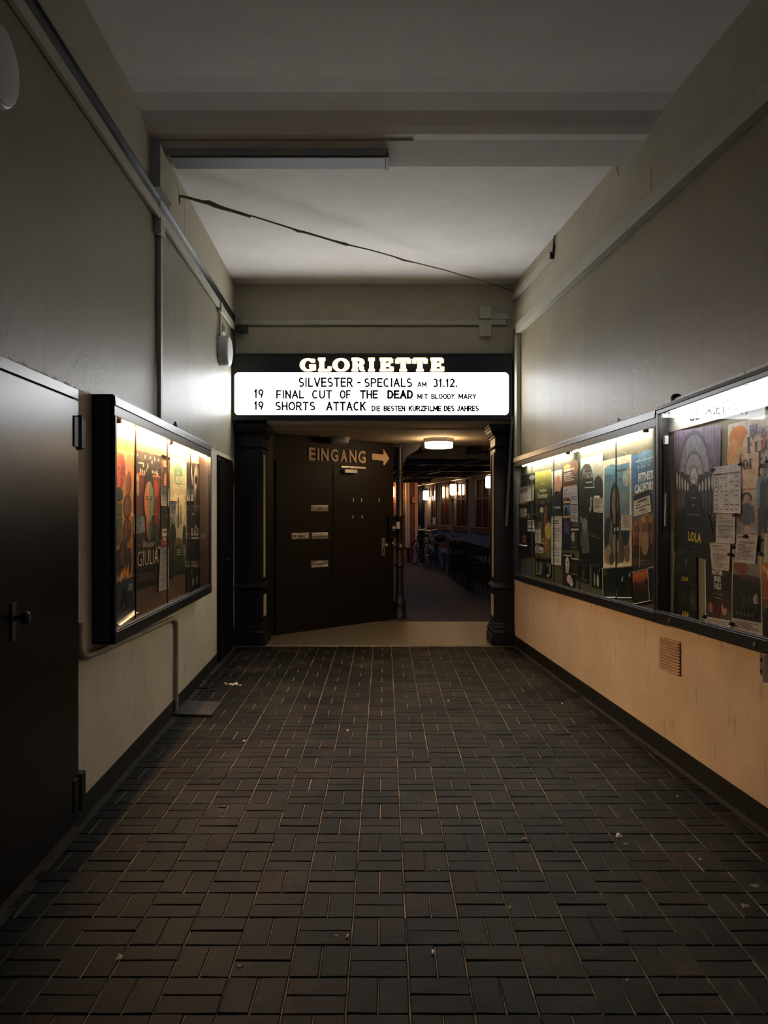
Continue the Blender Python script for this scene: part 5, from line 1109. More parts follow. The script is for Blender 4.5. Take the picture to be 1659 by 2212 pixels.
poster('scene_photo', 'dark brown print with pale strip and yellow lettering near the green glass edge', 'photo', LF, S_, [(1233.5, 1203), (1250, 1205), (1250, 1252), (1233.5, 1249)], (42, 32, 26), [('r', .05, .90, .95, .96, (206, 180, 160)), ('e', .5, .5, .35, .25, (66, 46, 32)), ('t', 'Guten Tag', .1, .16, .85, .26, (206, 168, 84))], .033)
poster('film_poster', 'pale grey poster of two dark figures with a white handwritten title', 'poster', LF, S_, [(1251, 992), (1302, 978.5), (1303, 1231), (1251.5, 1206)], (30, 32, 31),
  [('g', 0, .70, 1, 1, (120, 126, 118), (226, 224, 212)), ('e', .34, .84, .22, .10, (120, 116, 104)), ('e', .32, .78, .30, .16, (56, 60, 54)), ('r', 0, .0, 1, .70, (22, 23, 23)), ('e', .82, .73, .18, .08, (40, 48, 44)), ('e', .30, .66, .34, .14, (34, 40, 36)), ('p', [(.16, .64), (.62, .64), (.70, .30), (.10, .30)], (28, 30, 29)),
   ('p', [(.50, .62), (.56, .62), (.52, .48), (.48, .50)], (176, 176, 166)), ('p', [(.42, .52), (.47, .52), (.46, .46)], (150, 150, 142)), ('p', [(.06, .42), (.11, .42), (.11, .36), (.07, .36)], (196, 196, 190)), ('p', [(.20, .42), (.36, .40), (.46, .10), (.12, .06)], (98, 100, 94)), ('e', .24, .34, .12, .08, (132, 134, 126)),
   ('t', 'Priscilla', .16, .80, .66, .885, (238, 236, 228), -.02, .35), ('lines', .30, .745, .58, .772, 1, (206, 204, 196)), ('lines', .24, .70, .68, .72, 1, (206, 204, 196)), ('lines', .10, .25, .86, .29, 2, (106, 106, 102)), ('e', .08, .2, .06, .07, (96, 98, 94))], .024)
sheet('white notice with a small tab on the pale grey poster', LF, S_, [(1281, 1077), (1302.5, 1077), (1302.5, 1108), (1282, 1106)], .030, 9)
poster('tab_label', 'tiny white tab above the notice on the pale grey poster', 'label', LF, S_, [(1284, 1071), (1295, 1070.5), (1295, 1076), (1284, 1076.5)], (224, 222, 214), [('lines', .2, .3, .8, .7, 1, (80, 78, 76))], .031)
poster('scene_photo', 'dim grey scene photo with script caption, left one under the pale grey poster', 'photo', LF, S_, [(1253.5, 1211), (1270, 1213), (1270, 1262), (1254, 1257)], (26, 27, 27), [('t', 'Priscilla', .1, .74, .85, .9, (110, 112, 110), -.02, .3), ('r', .30, .25, .42, .62, (120, 120, 116)), ('r', .5, .3, .56, .6, (84, 84, 82)), ('r', .0, .16, 1, .19, (130, 128, 124)), ('lines', .1, .05, .8, .12, 1, (110, 108, 106))], .027)
poster('scene_photo', 'black scene photo with two white standing figures and script caption', 'photo', LF, S_, [(1277.5, 1210), (1297, 1212), (1297.5, 1273), (1278, 1268)], (18, 18, 19), [('t', 'Priscilla', .1, .78, .85, .90, (130, 130, 128), -.02, .3), ('e', .34, .30, .11, .25, (150, 148, 142)), ('e', .70, .28, .10, .24, (196, 192, 182)), ('e', .34, .58, .06, .06, (70, 64, 60)), ('e', .70, .56, .06, .06, (86, 76, 70)), ('r', .86, .6, .92, .75, (150, 148, 144))], .028)
poster('film_poster', 'cloudy blue poster of a woman with long black hair and feathered coat', 'poster', LF, S_, [(1302.5, 996), (1363.5, 981), (1365, 1222), (1301.5, 1227)], (222, 208, 186),
  [('g', .06, .36, .94, .93, (112, 118, 128), (96, 142, 164)), ('g', .06, .05, .94, .36, (186, 170, 150), (112, 118, 128)), ('e', .84, .80, .12, .08, (170, 178, 176)), ('e', .3, .9, .22, .05, (108, 158, 178)), ('e', .75, .62, .16, .07, (128, 138, 148)), ('r', .5, .865, .85, .885, (60, 84, 102)), ('lines', .1, .80, .38, .86, 3, (66, 100, 120)), ('r', .60, .785, .66, .80, (40, 48, 56)),
   ('e', .44, .60, .17, .18, (20, 19, 20)), ('p', [(.28, .62), (.60, .62), (.68, .30), (.24, .30)], (22, 21, 22)), ('face', .45, .59, .105, .135, (150, 116, 90), (112, 82, 64), (42, 30, 26)), ('p', [(.38, .46), (.52, .46), (.50, .40), (.40, .40)], (132, 100, 78)),
   ('e', .20, .30, .14, .17, (44, 58, 68)), ('e', .20, .42, .07, .04, (40, 62, 76)), ('p', [(.30, .44), (.36, .44), (.40, .12), (.20, .10)], (96, 98, 94)), ('p', [(.60, .44), (.66, .40), (.76, .12), (.58, .10)], (96, 84, 72)), ('e', .80, .30, .13, .12, (50, 58, 72)), ('p', [(.42, .40), (.56, .40), (.58, .24), (.42, .24)], (16, 16, 18)),
   ('e', .47, .18, .07, .13, (150, 134, 116)), ('r', .42, .33, .58, .36, (206, 200, 190)), ('e', .22, .12, .11, .09, (150, 132, 112)), ('e', .68, .12, .10, .09, (96, 84, 74)), ('e', .86, .11, .08, .08, (128, 108, 92)), ('e', .34, .08, .09, .06, (84, 76, 68)), ('e', .56, .08, .08, .06, (110, 96, 82))], .024)
sheet('white notice with a tab on the cloudy blue poster', LF, S_, [(1341.5, 1113.5), (1365.8, 1114.5), (1365, 1145.8), (1341.5, 1145.5)], .031, 11)
poster('scene_photo', 'dark green scene photo with white edges under the cloudy blue poster', 'photo', LF, S_, [(1300.7, 1229), (1330, 1227), (1331.6, 1289), (1302.3, 1289)], (18, 26, 20), [('r', 0, 0, .03, 1, WH), ('e', .2, .85, .16, .12, (50, 84, 46)), ('e', .3, .35, .05, .25, (52, 60, 50)), ('e', .65, .35, .06, .25, (30, 34, 30)), ('e', .6, .1, .3, .05, (70, 60, 42))], .036, curl=.45, top=.7)
poster('scene_photo', 'black scene photo with small white specks under the cloudy blue poster', 'photo', LF, S_, [(1330.5, 1227), (1363.6, 1224), (1365.8, 1290), (1332.2, 1290)], (14, 14, 16), [('r', 0, 0, .025, 1, WH), ('p', [(.34, .62), (.46, .72), (.44, .54), (.36, .52)], (170, 184, 190)), ('e', .88, .74, .07, .08, (120, 144, 150)), ('e', .6, .3, .1, .12, (36, 34, 34))], .036, curl=.45, top=.7)
poster('film_poster', 'blue sky poster with bold white two line title and tanned men', 'poster', LF, S_, [(1364, 984.5), (1430, 966), (1430, 1221), (1366.6, 1237)], (70, 60, 50),
  [('g', 0, .40, 1, .62, (120, 118, 128), (70, 100, 142)), ('g', 0, .62, 1, 1, (70, 100, 142), (64, 112, 156)), ('e', .5, .95, .3, .06, (96, 140, 174)), ('lines', .12, .93, .86, .945, 1, (214, 218, 220)), ('e', .24, .885, .018, .012, (226, 226, 222)), ('lines', .33, .872, .50, .892, 2, (206, 210, 212)), ('lines', .56, .872, .66, .892, 2, (206, 210, 212)), ('lines', .72, .872, .82, .892, 2, (206, 210, 212)),
   ('t', 'FITNESS', .24, .755, .80, .83, (232, 232, 228), .035), ('t', 'CALIFORNIA', .11, .665, .93, .74, (228, 228, 222), .035), ('lines', .2, .63, .84, .645, 1, (170, 180, 190)), ('g', 0, 0, 1, .40, (34, 28, 26), (96, 84, 66)), ('e', .4, .38, .5, .06, (150, 134, 96)),
   ('fig', .16, .06, .40, .22, (190, 120, 76), (132, 72, 46), (60, 44, 36), (150, 92, 56)), ('fig', .48, .02, .46, .38, (206, 150, 104), (140, 96, 64), (66, 50, 40), (200, 150, 110)), ('fig', .80, .04, .40, .24, (190, 140, 100), (112, 70, 48), (54, 40, 34), (110, 76, 54)), ('r', .26, .03, .28, .26, (200, 150, 110)), ('e', .46, .22, .13, .10, (160, 134, 96))], .024)
poster('flyer', 'tilted flyer with black heading over the blue sky poster', 'flyer', LF, S_, [(1369, 1072), (1403, 1058), (1407, 1105), (1370, 1115.5)], (222, 214, 204), [('r', 0, .76, 1, 1, (24, 22, 22)), ('lines', .18, .80, .8, .96, 2, WH), ('r', .22, .60, .8, .68, (70, 64, 62)), ('lines', .08, .44, .94, .54, 1, (44, 40, 38)), ('lines', .08, .30, .94, .40, 1, (50, 46, 44)), ('r', .30, .16, .72, .22, (70, 64, 62)), ('lines', .15, .05, .85, .10, 1, (130, 124, 120))], .034, top=.8)
poster('scene_photo', 'scene photo with orange sunset over black, lower corner of the long showcase', 'photo', LF, S_, [(1365.8, 1238), (1399.5, 1229.5), (1403.3, 1297), (1367.4, 1304)], (20, 17, 20), [('g', .02, .55, .98, .98, (70, 38, 30), (214, 124, 70)), ('g', .02, .03, .98, .55, (14, 13, 16), (70, 38, 30)), ('e', .2, .62, .09, .06, (22, 16, 18)), ('e', .86, .62, .1, .08, (26, 18, 20)), ('r', .98, 0, 1, 1, WH)], .038, curl=.5, top=.7)
poster('scene_photo', 'dark blue scene photo half hidden by the frame beside the sunset photo', 'photo', LF, S_, [(1400.5, 1228.5), (1427, 1222.5), (1427, 1290), (1404, 1297.5)], (20, 22, 34), [('e', .3, .5, .2, .2, (34, 36, 56))], .036, curl=.45, top=.7)

# ---------------------------------------------------------------- black right showcase
arches = [('g', 0, .62, 1, 1, (96, 84, 112), (176, 158, 188))] + [('r', .03 + .07 * i + .01 * (i % 3), .64, .055 + .07 * i, 1, (136, 122, 150)) for i in range(14)]
arches += [('e', .46, .66, .36, .33, (122, 114, 136)), ('e', .46, .66, .31, .29, (168, 160, 178)), ('p', [(.15, .66), (.77, .66), (.77, .5), (.15, .5)], (88, 80, 98)), ('e', .46, .64, .22, .19, (136, 128, 144)), ('e', .46, .64, .18, .16, (182, 176, 188)), ('p', [(.24, .64), (.68, .64), (.68, .48), (.24, .48)], (78, 72, 86)), ('e', .46, .62, .10, .10, (146, 140, 152)), ('e', .46, .62, .07, .075, (214, 210, 214)), ('r', .40, .50, .52, .62, (176, 170, 176)), ('r', .43, .50, .49, .60, (222, 218, 220))]
prof_ = []
for i in range(6):
    a_ = .06 + i * .065; h_ = .145 - i * .016; b_ = .60 - i * .012
    prof_ += [('e', a_, b_, .030, h_ * .62, (70, 64, 72)), ('e', a_ + .012, b_ - .01, .020, h_ * .5, (214, 206, 206)), ('p', [(a_ - .03, b_ - h_ * .5), (a_ + .035, b_ - h_ * .55), (a_ + .02, b_ - h_ * 2.1), (a_ - .035, b_ - h_ * 2.0)], (96, 88, 94))]
    a2 = .93 - i * .065
    prof_ += [('e', a2, b_ + .01, .030, h_ * .62, (70, 64, 72)), ('e', a2 - .012, b_, .020, h_ * .5, (210, 202, 202)), ('p', [(a2 - .03, b_ - h_ * .5), (a2 + .035, b_ - h_ * .5), (a2 + .03, b_ - h_ * 2.0), (a2 - .02, b_ - h_ * 2.1)], (90, 84, 92))]
poster('film_poster', 'black and mauve poster with vaulted arch, rows of pale profiles and yellow title', 'poster', LN, S_, [(1456, 932), (1557, 917), (1554, 1216), (1457.5, 1191)], (26, 25, 30),
  [('g', 0, .30, 1, .62, (24, 23, 28), (84, 78, 94))] + arches + prof_ + [('p', [(.18, .36), (.78, .36), (1, .0), (0, 0)], (22, 21, 25)), ('e', .46, .42, .2, .12, (28, 27, 32)), ('e', .46, .50, .10, .07, (48, 44, 50)), ('r', .42, .455, .52, .462, (180, 174, 180)), ('r', .44, .40, .48, .405, (206, 200, 204)),
  ('lines', .30, .315, .60, .335, 1, (120, 114, 118)), ('lines', .52, .235, .76, .26, 1, (126, 120, 124)), ('lines', .28, .21, .48, .225, 1, (96, 92, 96)), ('r', 0, 0, 1, .20, (20, 19, 23)), ('t', 'LOLA', .34, .115, .64, .19, (234, 196, 78), .03), ('lines', .42, .07, .60, .09, 2, (110, 106, 108))], .024)
poster('film_poster', 'small black print with yellow title, upper of two beside the frame stile', 'poster', LN, S_, [(1459, 1183), (1504.5, 1186), (1504.5, 1263), (1455, 1256)], (24, 25, 24), [('g', .04, .2, .96, .95, (28, 28, 26), (48, 50, 44)), ('e', .54, .52, .13, .32, (26, 25, 25)), ('e', .54, .60, .05, .12, (110, 104, 92)), ('r', .04, .3, .32, .5, (60, 60, 56)), ('lines', .06, .82, .4, .95, 2, (112, 112, 100)), ('t', 'LOLA', .36, .06, .66, .19, (226, 196, 84), .03)], .029)
poster('film_poster', 'small black print with yellow title, lower of two by the bottom rail', 'poster', LN, S_, [(1456, 1257), (1504.5, 1264), (1505, 1345), (1454, 1332)], (18, 19, 18), [('e', .40, .66, .17, .26, (46, 44, 42)), ('e', .85, .6, .15, .3, (64, 60, 58)), ('e', .80, .56, .08, .12, (92, 86, 84)), ('t', 'LOLA', .40, .10, .68, .23, (230, 200, 84), .03), ('lines', .1, .85, .3, .92, 1, (84, 82, 78))], .029)
poster('film_poster', 'dark brown courtroom-like poster with narrow white title and two heads', 'poster', LN, S_, [(1521.5, 1205), (1580, 1214), (1580, 1341), (1524, 1331)], (52, 38, 34),
  [('r', 0, 0, .035, 1, (226, 220, 212)), ('g', .05, 0, 1, .34, (112, 32, 28), (58, 36, 32)), ('g', .05, .34, 1, 1, (52, 40, 36), (44, 36, 34)), ('t', 'ANATOMIE', .28, .74, .68, .835, (236, 232, 226), .035), ('t', 'EINES', .36, .625, .62, .72, (236, 232, 226), .035), ('t', 'FALLS', .36, .50, .63, .605, (236, 232, 226), .035), ('lines', .42, .455, .56, .49, 2, (176, 166, 160)), ('lines', .3, .40, .7, .43, 1, (150, 134, 128)), ('lines', .36, .33, .62, .36, 1, (196, 184, 178)),
   ('e', .18, .09, .16, .12, (84, 72, 72)), ('e', .22, .17, .08, .09, (176, 112, 92)), ('e', .80, .06, .20, .12, (104, 92, 90)), ('e', .74, .20, .10, .13, (190, 146, 124)), ('e', .78, .27, .11, .08, (62, 40, 34))], .025)
poster('poster_margin', 'white lower margin with fine print under the dark brown poster', 'notice', LN, S_, [(1525, 1331.5), (1580, 1341), (1577.5, 1364), (1518.5, 1348)], (224, 218, 212), [('lines', .12, .45, .92, .85, 3, (128, 118, 122))], .033)
poster('film_poster', 'grey poster of a crowd below a red brown mountain peak', 'poster', LN, S_, [(1581.5, 1186), (1644, 1197), (1647.5, 1377), (1580, 1364)], (206, 198, 192),
  [('g', .03, .17, .97, 1, (40, 40, 44), (172, 160, 152)), ('p', [(.05, .80), (.16, .92), (.26, .86), (.40, .93), (.60, .78), (.30, .66)], (150, 92, 76)), ('p', [(.05, .84), (.14, .92), (.2, .86)], (222, 214, 208)), ('r', .03, .50, .97, .70, (44, 46, 42)), ('lines', .36, .62, .9, .76, 1, (96, 62, 50)), ('r', .03, .17, .97, .52, (46, 47, 52))] +
  [('fig', .30 + .105 * i + .02 * (i % 2), .26 - .03 * (i % 3), .24, .10, (150, 134, 124), (70, 68, 72) if i % 2 else (36, 36, 40), (40, 40, 44), (40, 36, 34)) for i in range(6)] + [('e', .2 + .13 * i, .24, .05, .03, (96, 94, 98)) for i in range(5)] + [('fig', .84, .28, .26, .13, (170, 150, 140), (214, 208, 204), (40, 40, 44), (48, 40, 36)), ('lines', .08, .06, .92, .15, 5, (124, 112, 112))], .026, curl=.5)
poster('film_poster', 'orange and brown poster with one big white letter at the photo edge', 'poster', LN, S_, [(1645, 1197), (1725, 1213), (1725, 1400), (1648, 1380)], (110, 62, 36),
  [('g', 0, .4, 1, 1, (140, 66, 34), (206, 130, 66)), ('p', [(0, .9), (.5, .7), (1, .9), (1, .8), (.5, .62), (0, .84)], (236, 170, 84)), ('p', [(0, .62), (1, .70), (1, .66), (0, .58)], (170, 70, 36)), ('p', [(0, .50), (1, .56), (1, .52), (0, .48)], (214, 120, 60)), ('t', 'M', .16, .72, .40, .84, (238, 226, 214), .01), ('g', 0, 0, 1, .4, (30, 24, 22), (70, 40, 28)), ('e', .16, .36, .12, .07, (150, 122, 104)), ('e', .16, .26, .16, .12, (36, 34, 36)), ('e', .5, .3, .2, .16, (60, 50, 48))], .025)
seat = [('e', .29, .34, .075, .045, (40, 32, 30)), ('e', .29, .325, .048, .038, (212, 166, 140)), ('p', [(.16, .10), (.42, .10), (.40, .25), (.32, .29), (.26, .29), (.18, .25)], (112, 94, 86)), ('p', [(.25, .10), (.33, .10), (.32, .28), (.27, .28)], (66, 96, 136)), ('e', .19, .05, .09, .08, (150, 142, 150)), ('e', .40, .05, .09, .08, (150, 142, 150)), ('e', .29, .075, .045, .03, (206, 160, 134))]
poster('film_poster', 'large white poster with orange smoke, serif title and people in the street', 'poster', LN, S_, [(1572.5, 918), (1730, 876), (1730, 1172), (1572.5, 1156)], (226, 214, 210),
  [('g', 0, 0, 1, .5, (168, 154, 164), (206, 186, 184)), ('e', .16, .86, .15, .11, (236, 150, 80)), ('e', .10, .72, .12, .14, (240, 172, 118)), ('e', .22, .60, .16, .18, (244, 190, 140)), ('e', .36, .74, .14, .16, (244, 212, 186)), ('e', .40, .50, .2, .16, (240, 206, 176)), ('e', .2, .48, .06, .07, (236, 208, 204)), ('r', .02, .40, .50, .415, (196, 134, 122)), ('r', .0, .26, 1, .265, (140, 126, 138)), ('r', 0, .12, 1, .125, (140, 126, 138))] + seat +
  [('fig', .52, -.02, .64, .16, (226, 184, 164), (118, 146, 176), (28, 32, 52), (42, 32, 34)), ('p', [(.47, .08), (.57, .08), (.56, .46), (.49, .46)], (34, 40, 66)), ('p', [(.58, .50), (.62, .64), (.60, .66), (.55, .52)], (112, 140, 172)), ('fig', .78, .0, .56, .15, (220, 176, 150), (150, 70, 60), (50, 44, 50), (96, 64, 48)), ('r', .50, .02, .64, .05, (190, 140, 96)),
   ('w', 'Black', .33, .855, .68, .945, (106, 112, 178)), ('w', 'Friday', .29, .715, .86, .85, (76, 66, 122)), ('w', 'for Future', .17, .58, .96, .715, (60, 38, 72)), ('p', [(.50, .70), (.55, .74), (.58, .86), (.54, .84)], (206, 92, 112))], .024)
poster('timetable', 'white weekly timetable with black bar clipped between the mauve and smoky posters', 'notice', LN, S_, [(1541.5, 1009.5), (1600, 1001), (1600, 1109.5), (1541.7, 1107)], (224, 216, 222),
  [('lines', .18, .935, .75, .965, 1, (150, 142, 150)), ('t', 'GLORIETTE', .24, .875, .66, .918, (90, 84, 92), -.02), ('r', .03, .815, .97, .845, (30, 28, 32)), ('lines', .32, .82, .95, .84, 1, (210, 206, 210)), ('tbl', .03, .03, .97, .80, 8, 5, (132, 124, 134))], .030)
sheet('white notice directly under the weekly timetable', LN, S_, [(1547, 1111.5), (1588, 1110.5), (1587.5, 1174.5), (1546, 1173)], .030, 15, base=(216, 208, 214))
sheet('white notice at a slant above the dark brown poster', LN, S_, [(1533, 1174), (1577.5, 1175.5), (1575, 1233.5), (1537.6, 1228)], .033, 17, base=(220, 208, 210))
sheet('white notice hung by one black clip under the smoky poster', LN, S_, [(1590.6, 1153), (1636.7, 1155), (1631, 1218.5), (1588, 1214.5)], .034, 16, base=(218, 210, 216))
sheet('white notice cut by the photo edge above the orange poster', LN, S_, [(1651, 1153.5), (1700, 1158), (1697, 1222), (1650.5, 1214)], .034, 16, base=(218, 210, 216))
clips = [(1539.6, 1014.5, 'left of the timetable head'), (1598.5, 1002, 'right of the timetable head'), (1586.5, 1112, 'under the timetable'), (1583.7, 1181.5, 'beside the mountain poster top'), (1576, 1197.5, 'on the slanted notice'), (1609.5, 1158, 'on the notice under the smoky poster'), (1521.4, 1331.5, 'at the left of the white margin'), (1578.5, 1346.8, 'between the white margin and the crowd poster'), (1641.5, 1196, 'beside the orange poster'), (1656, 996, 'high on the smoky poster')]
for i, (u, v, lab) in enumerate(clips):
    p = on_wall('R', u, v, .040); m_ = MB(); m_.box(p.x - .004, p.x + .006, p.y - .014, p.y + .014, p.z - .010, p.z + .008); m_.tube([p + Vector((0, -.008, 0)), p + Vector((-.012, 0, -.004)), p + Vector((0, .008, 0))], .003, 6)
    tag(m_.build('paper_clip', M_BLACKM, bev=.002), 'black clip ' + lab, 'clip', 'black clips holding papers')
# ================================================================== courtyard things
def ypt(u, v, d=0.0): return yat(u, v, d)
lamp_lab = ['lit wall lamp furthest back in the courtyard, nearest the doorway', 'lit wall lamp above the drainpipe in the courtyard', 'lit wall lamp half hidden by the right pillar']
lamp_lab += ['lit wall lamp on the brick end wall behind the iron column']
for k, (u0, u1, v0, v1) in enumerate(((914, 925.6, 1060, 1080), (972, 984.7, 1046, 1069), (1049, 1060, 1029, 1054), (844, 856, 1048, 1070))):
    p = yat((u0 + u1) / 2, (v0 + v1) / 2, .11) if k < 3 else Vector((.22, YE - .13, 2.2)); h = (v1 - v0) * p.y / F; r = (u1 - u0) * p.y / F / 2
    t = thing('wall_lamp', lamp_lab[k], 'lamp', p - Vector((0, 0, h / 2)), 'courtyard wall lamps')
    m_ = MB(); m_.lathe(p - Vector((0, 0, h / 2)), [(r * .8, 0), (r, h * .12), (r, h * .88), (r * .8, h)], 18); m_.build('lamp_shade', M_WLAMP, t, smooth=True)
    m_ = MB(); m_.lathe(p + Vector((0, 0, h / 2)), [(r * .7, -.005), (r * .7, .03), (r * .2, .05)], 14); m_.build('cap', M_BLACKM, t)
    m_ = MB(); (ybox(m_, p.y - .05, p.y + .05, p.z - h * .2, p.z + h * .75, -.005, .03) if k < 3 else m_.box(p.x - .05, p.x + .05, YE - .03, YE + .005, p.z - h * .2, p.z + h * .75)); m_.build('back_plate', M_BLACKM, t)
    m_ = MB(); m_.tube([(YX(p.y) - .02, p.y, p.z + h * .7) if k < 3 else (p.x, YE - .02, p.z + h * .7), (p.x, p.y, p.z + h * .7), (p.x, p.y, p.z + h * .5)], .012, 8); m_.build('arm', M_BLACKM, t)
p = yat(977.7, 1236, .12)
dp = thing('drainpipe', 'pale drainpipe with thick dark foot on the courtyard wall', 'pipe', (p.x, p.y, FZ1))
MB().tube([(p.x, p.y, FZ1 + .55), (p.x, p.y, 2.38)], .032, 12).build('pipe', M_PIPE, dp, smooth=True)
MB().lathe((p.x, p.y, FZ1 - .006), [(.055, 0), (.055, .56), (.062, .57), (.062, .60), (.04, .62)], 14).build('foot', M_IRON, dp, smooth=True)
m_ = MB()
for z in (1.0, 1.9): m_.lathe((p.x, p.y, z), [(.038, 0), (.038, .03)], 12); m_.tube([(p.x + .03, p.y, z + .015), (p.x + .125, p.y + .0, z + .015)], .01, 6)
m_.build('clamp', M_IRON, dp)
p = yat(1059, 1100, .06); o = MB().tube([(p.x, p.y - .1, 1.26), (p.x, p.y - .1, 2.15)], .014, 8).build('cable_pipe', M_SALMON); tag(o, 'thin salmon coloured pipe under the courtyard lamp beside the right pillar', 'pipe')
# end wall: white pipes, red panel, salmon pilaster, letter box, doorway
ye = lambda u, v, y=YE - .03: at_y(u, v, y)
for u, w, lab in ((877.8, .035, 'pale vertical pipe next to the lit brick'), (882.5, .035, 'pale vertical pipe next to the red panel')):
    p = ye(u, 1100); o = MB().tube([(p.x, YE - .05, .55), (p.x, YE - .05, 2.60)], w, 10).build('wall_pipe', M_CREAM, smooth=True); tag(o, lab, 'pipe', 'pale pipes on the far wall')
a_, b_ = ye(884, 1058), ye(896, 1205); o = MB().box(a_.x, b_.x, YE - .03, YE + .06, FZ1, 2.6).build('red_panel', M_RED, bev=.01); tag(o, 'dark red panel on the far wall between pipe and salmon pilaster', 'panel')
t = thing('pilaster', 'salmon painted pilaster with stone foot on the far wall', 'pilaster', (ye(899, 1200).x, YE - .1, FZ1))
a_, b_ = ye(896, 1057, YE - .1), ye(903, 1205, YE - .1); MB().box(a_.x, b_.x, YE - .10, YE + .1, .62, 2.62).build('shaft', M_SALMON, t, bev=.01)
a_, b_ = ye(892, 1057, YE - .2), ye(906, 1205, YE - .2); MB().box(a_.x, b_.x, YE - .2, YE + .1, FZ1 - .006, .62).build('foot', M_SANDST, t, bev=.02)
a_, b_ = ye(891.5, 1073, YE - .2), ye(899.5, 1086, YE - .2); o = MB().box(a_.x, b_.x, YE - .24, YE - .1, b_.z, a_.z).build('wall_box', M_SALMON, bev=.01); tag(o, 'small box mounted on the salmon pilaster', 'box')
a_, b_ = ye(903.5, 1057), ye(917, 1205); dd = struct(MB().box(a_.x, b_.x, YE + .02, YE + .13, FZ1, 2.6).build('door_4', M_DOORBR, bev=.01)); MB().box(a_.x + .02, a_.x + .06, YE - .02, YE + .03, 1.05, 1.2).build('handle', M_STEEL, dd)
p = yat(936, 1055, .08); o = MB().box(p.x - .03, p.x + .02, p.y - .03, p.y + .03, 2.05, 2.42).build('pale_tube', M_CREAM, bev=.01); tag(o, 'short pale tube hanging in front of the furthest courtyard window', 'tube')  # plain cream tube without any glow
p = yat(939, 1120, .06); o = MB().box(p.x - .05, p.x + .03, p.y - .09, p.y + .09, 1.266, 1.46).build('white_carton', M_PAPERW, bev=.01); tag(o, 'small white carton standing on the furthest window sill', 'carton')
# folded tables and chairs stacked along the courtyard wall
def table(x, y, label, lean):
    t = thing('folded_table', label, 'table', (x, y, FZ1), 'folded tables by the courtyard wall')
    m_ = MB(); m_.hexa([(x, y - .45, FZ1 + .35), (x + .03, y - .45, FZ1 + .35), (x + .03 + lean, y - .45, 1.10), (x + lean, y - .45, 1.10), (x, y + .45, FZ1 + .35), (x + .03, y + .45, FZ1 + .35), (x + .03 + lean, y + .45, 1.10), (x + lean, y + .45, 1.10)]); m_.build('tabletop', M_TABLE, t, bev=.006)
    for s in (-.33, .33):
        m_ = MB(); m_.tube([(x - .045, y + s, FZ1), (x - .02 + lean * .8, y + s, 1.0)], .028, 8); m_.build('leg', M_BLACKM, t)
    m_ = MB(); m_.tube([(x - .045, y - .33, FZ1 + .2), (x - .045, y + .33, FZ1 + .2)], .02, 8); m_.build('stretcher', M_BLACKM, t)
table(2.10, 16.9, 'folded olive table, front one leaning against the courtyard wall', .20)
table(2.215, 16.9, 'folded olive table behind the front folded one', .20)
def folding_chair(x, y, label):
    t = thing('folding_chair', label, 'chair', (x, y, FZ1), 'folded chairs in a row')
    m_ = MB()
    m_.tube([(x - .20, y, FZ1 + .01), (x - .19, y + .02, .80), (x - .15, y + .02, .92), (x - .05, y + .02, .96), (x + .05, y + .02, .96), (x + .15, y + .02, .92), (x + .19, y + .02, .80), (x + .20, y, FZ1 + .01)], .013, 8); m_.build('back_frame', M_BLACKM, t, smooth=True)
    m_ = MB(); m_.tube([(x - .17, y - .10, FZ1 + .01), (x - .16, y - .03, .62), (x + .16, y - .03, .62), (x + .17, y - .10, FZ1 + .01)], .012, 8); m_.build('front_leg_frame', M_BLACKM, t)
    m_ = MB(); m_.hexa([(x - .15, y - .015, .30), (x + .15, y - .015, .30), (x + .15, y + .01, .66), (x - .15, y + .01, .66), (x - .15, y - .035, .30), (x + .15, y - .035, .30), (x + .15, y - .012, .66), (x - .15, y - .012, .66)]); m_.build('seat', M_BLACKM, t, bev=.004)
    m_ = MB()
    m_.hexa([(x - .17, y + .01, .78), (x + .17, y + .01, .78), (x + .17, y + .01, .92), (x - .17, y + .01, .92), (x - .17, y + .03, .78), (x + .17, y + .03, .78), (x + .17, y + .03, .92), (x - .17, y + .03, .92)]); m_.build('backrest', M_BLACKM, t, bev=.004)
    return t
ords = ['nearest', 'second', 'third', 'fourth', 'fifth', 'sixth', 'seventh', 'eighth', 'furthest']
ch0 = folding_chair(1.82, 15.6, 'black folded chair nearest the right pillar in the courtyard row')
for k in range(1, 9):
    dup(ch0, (-.015 * k + .0, .46 * k, 0), 'black folded chair, %s in the row behind the right pillar' % ords[k])
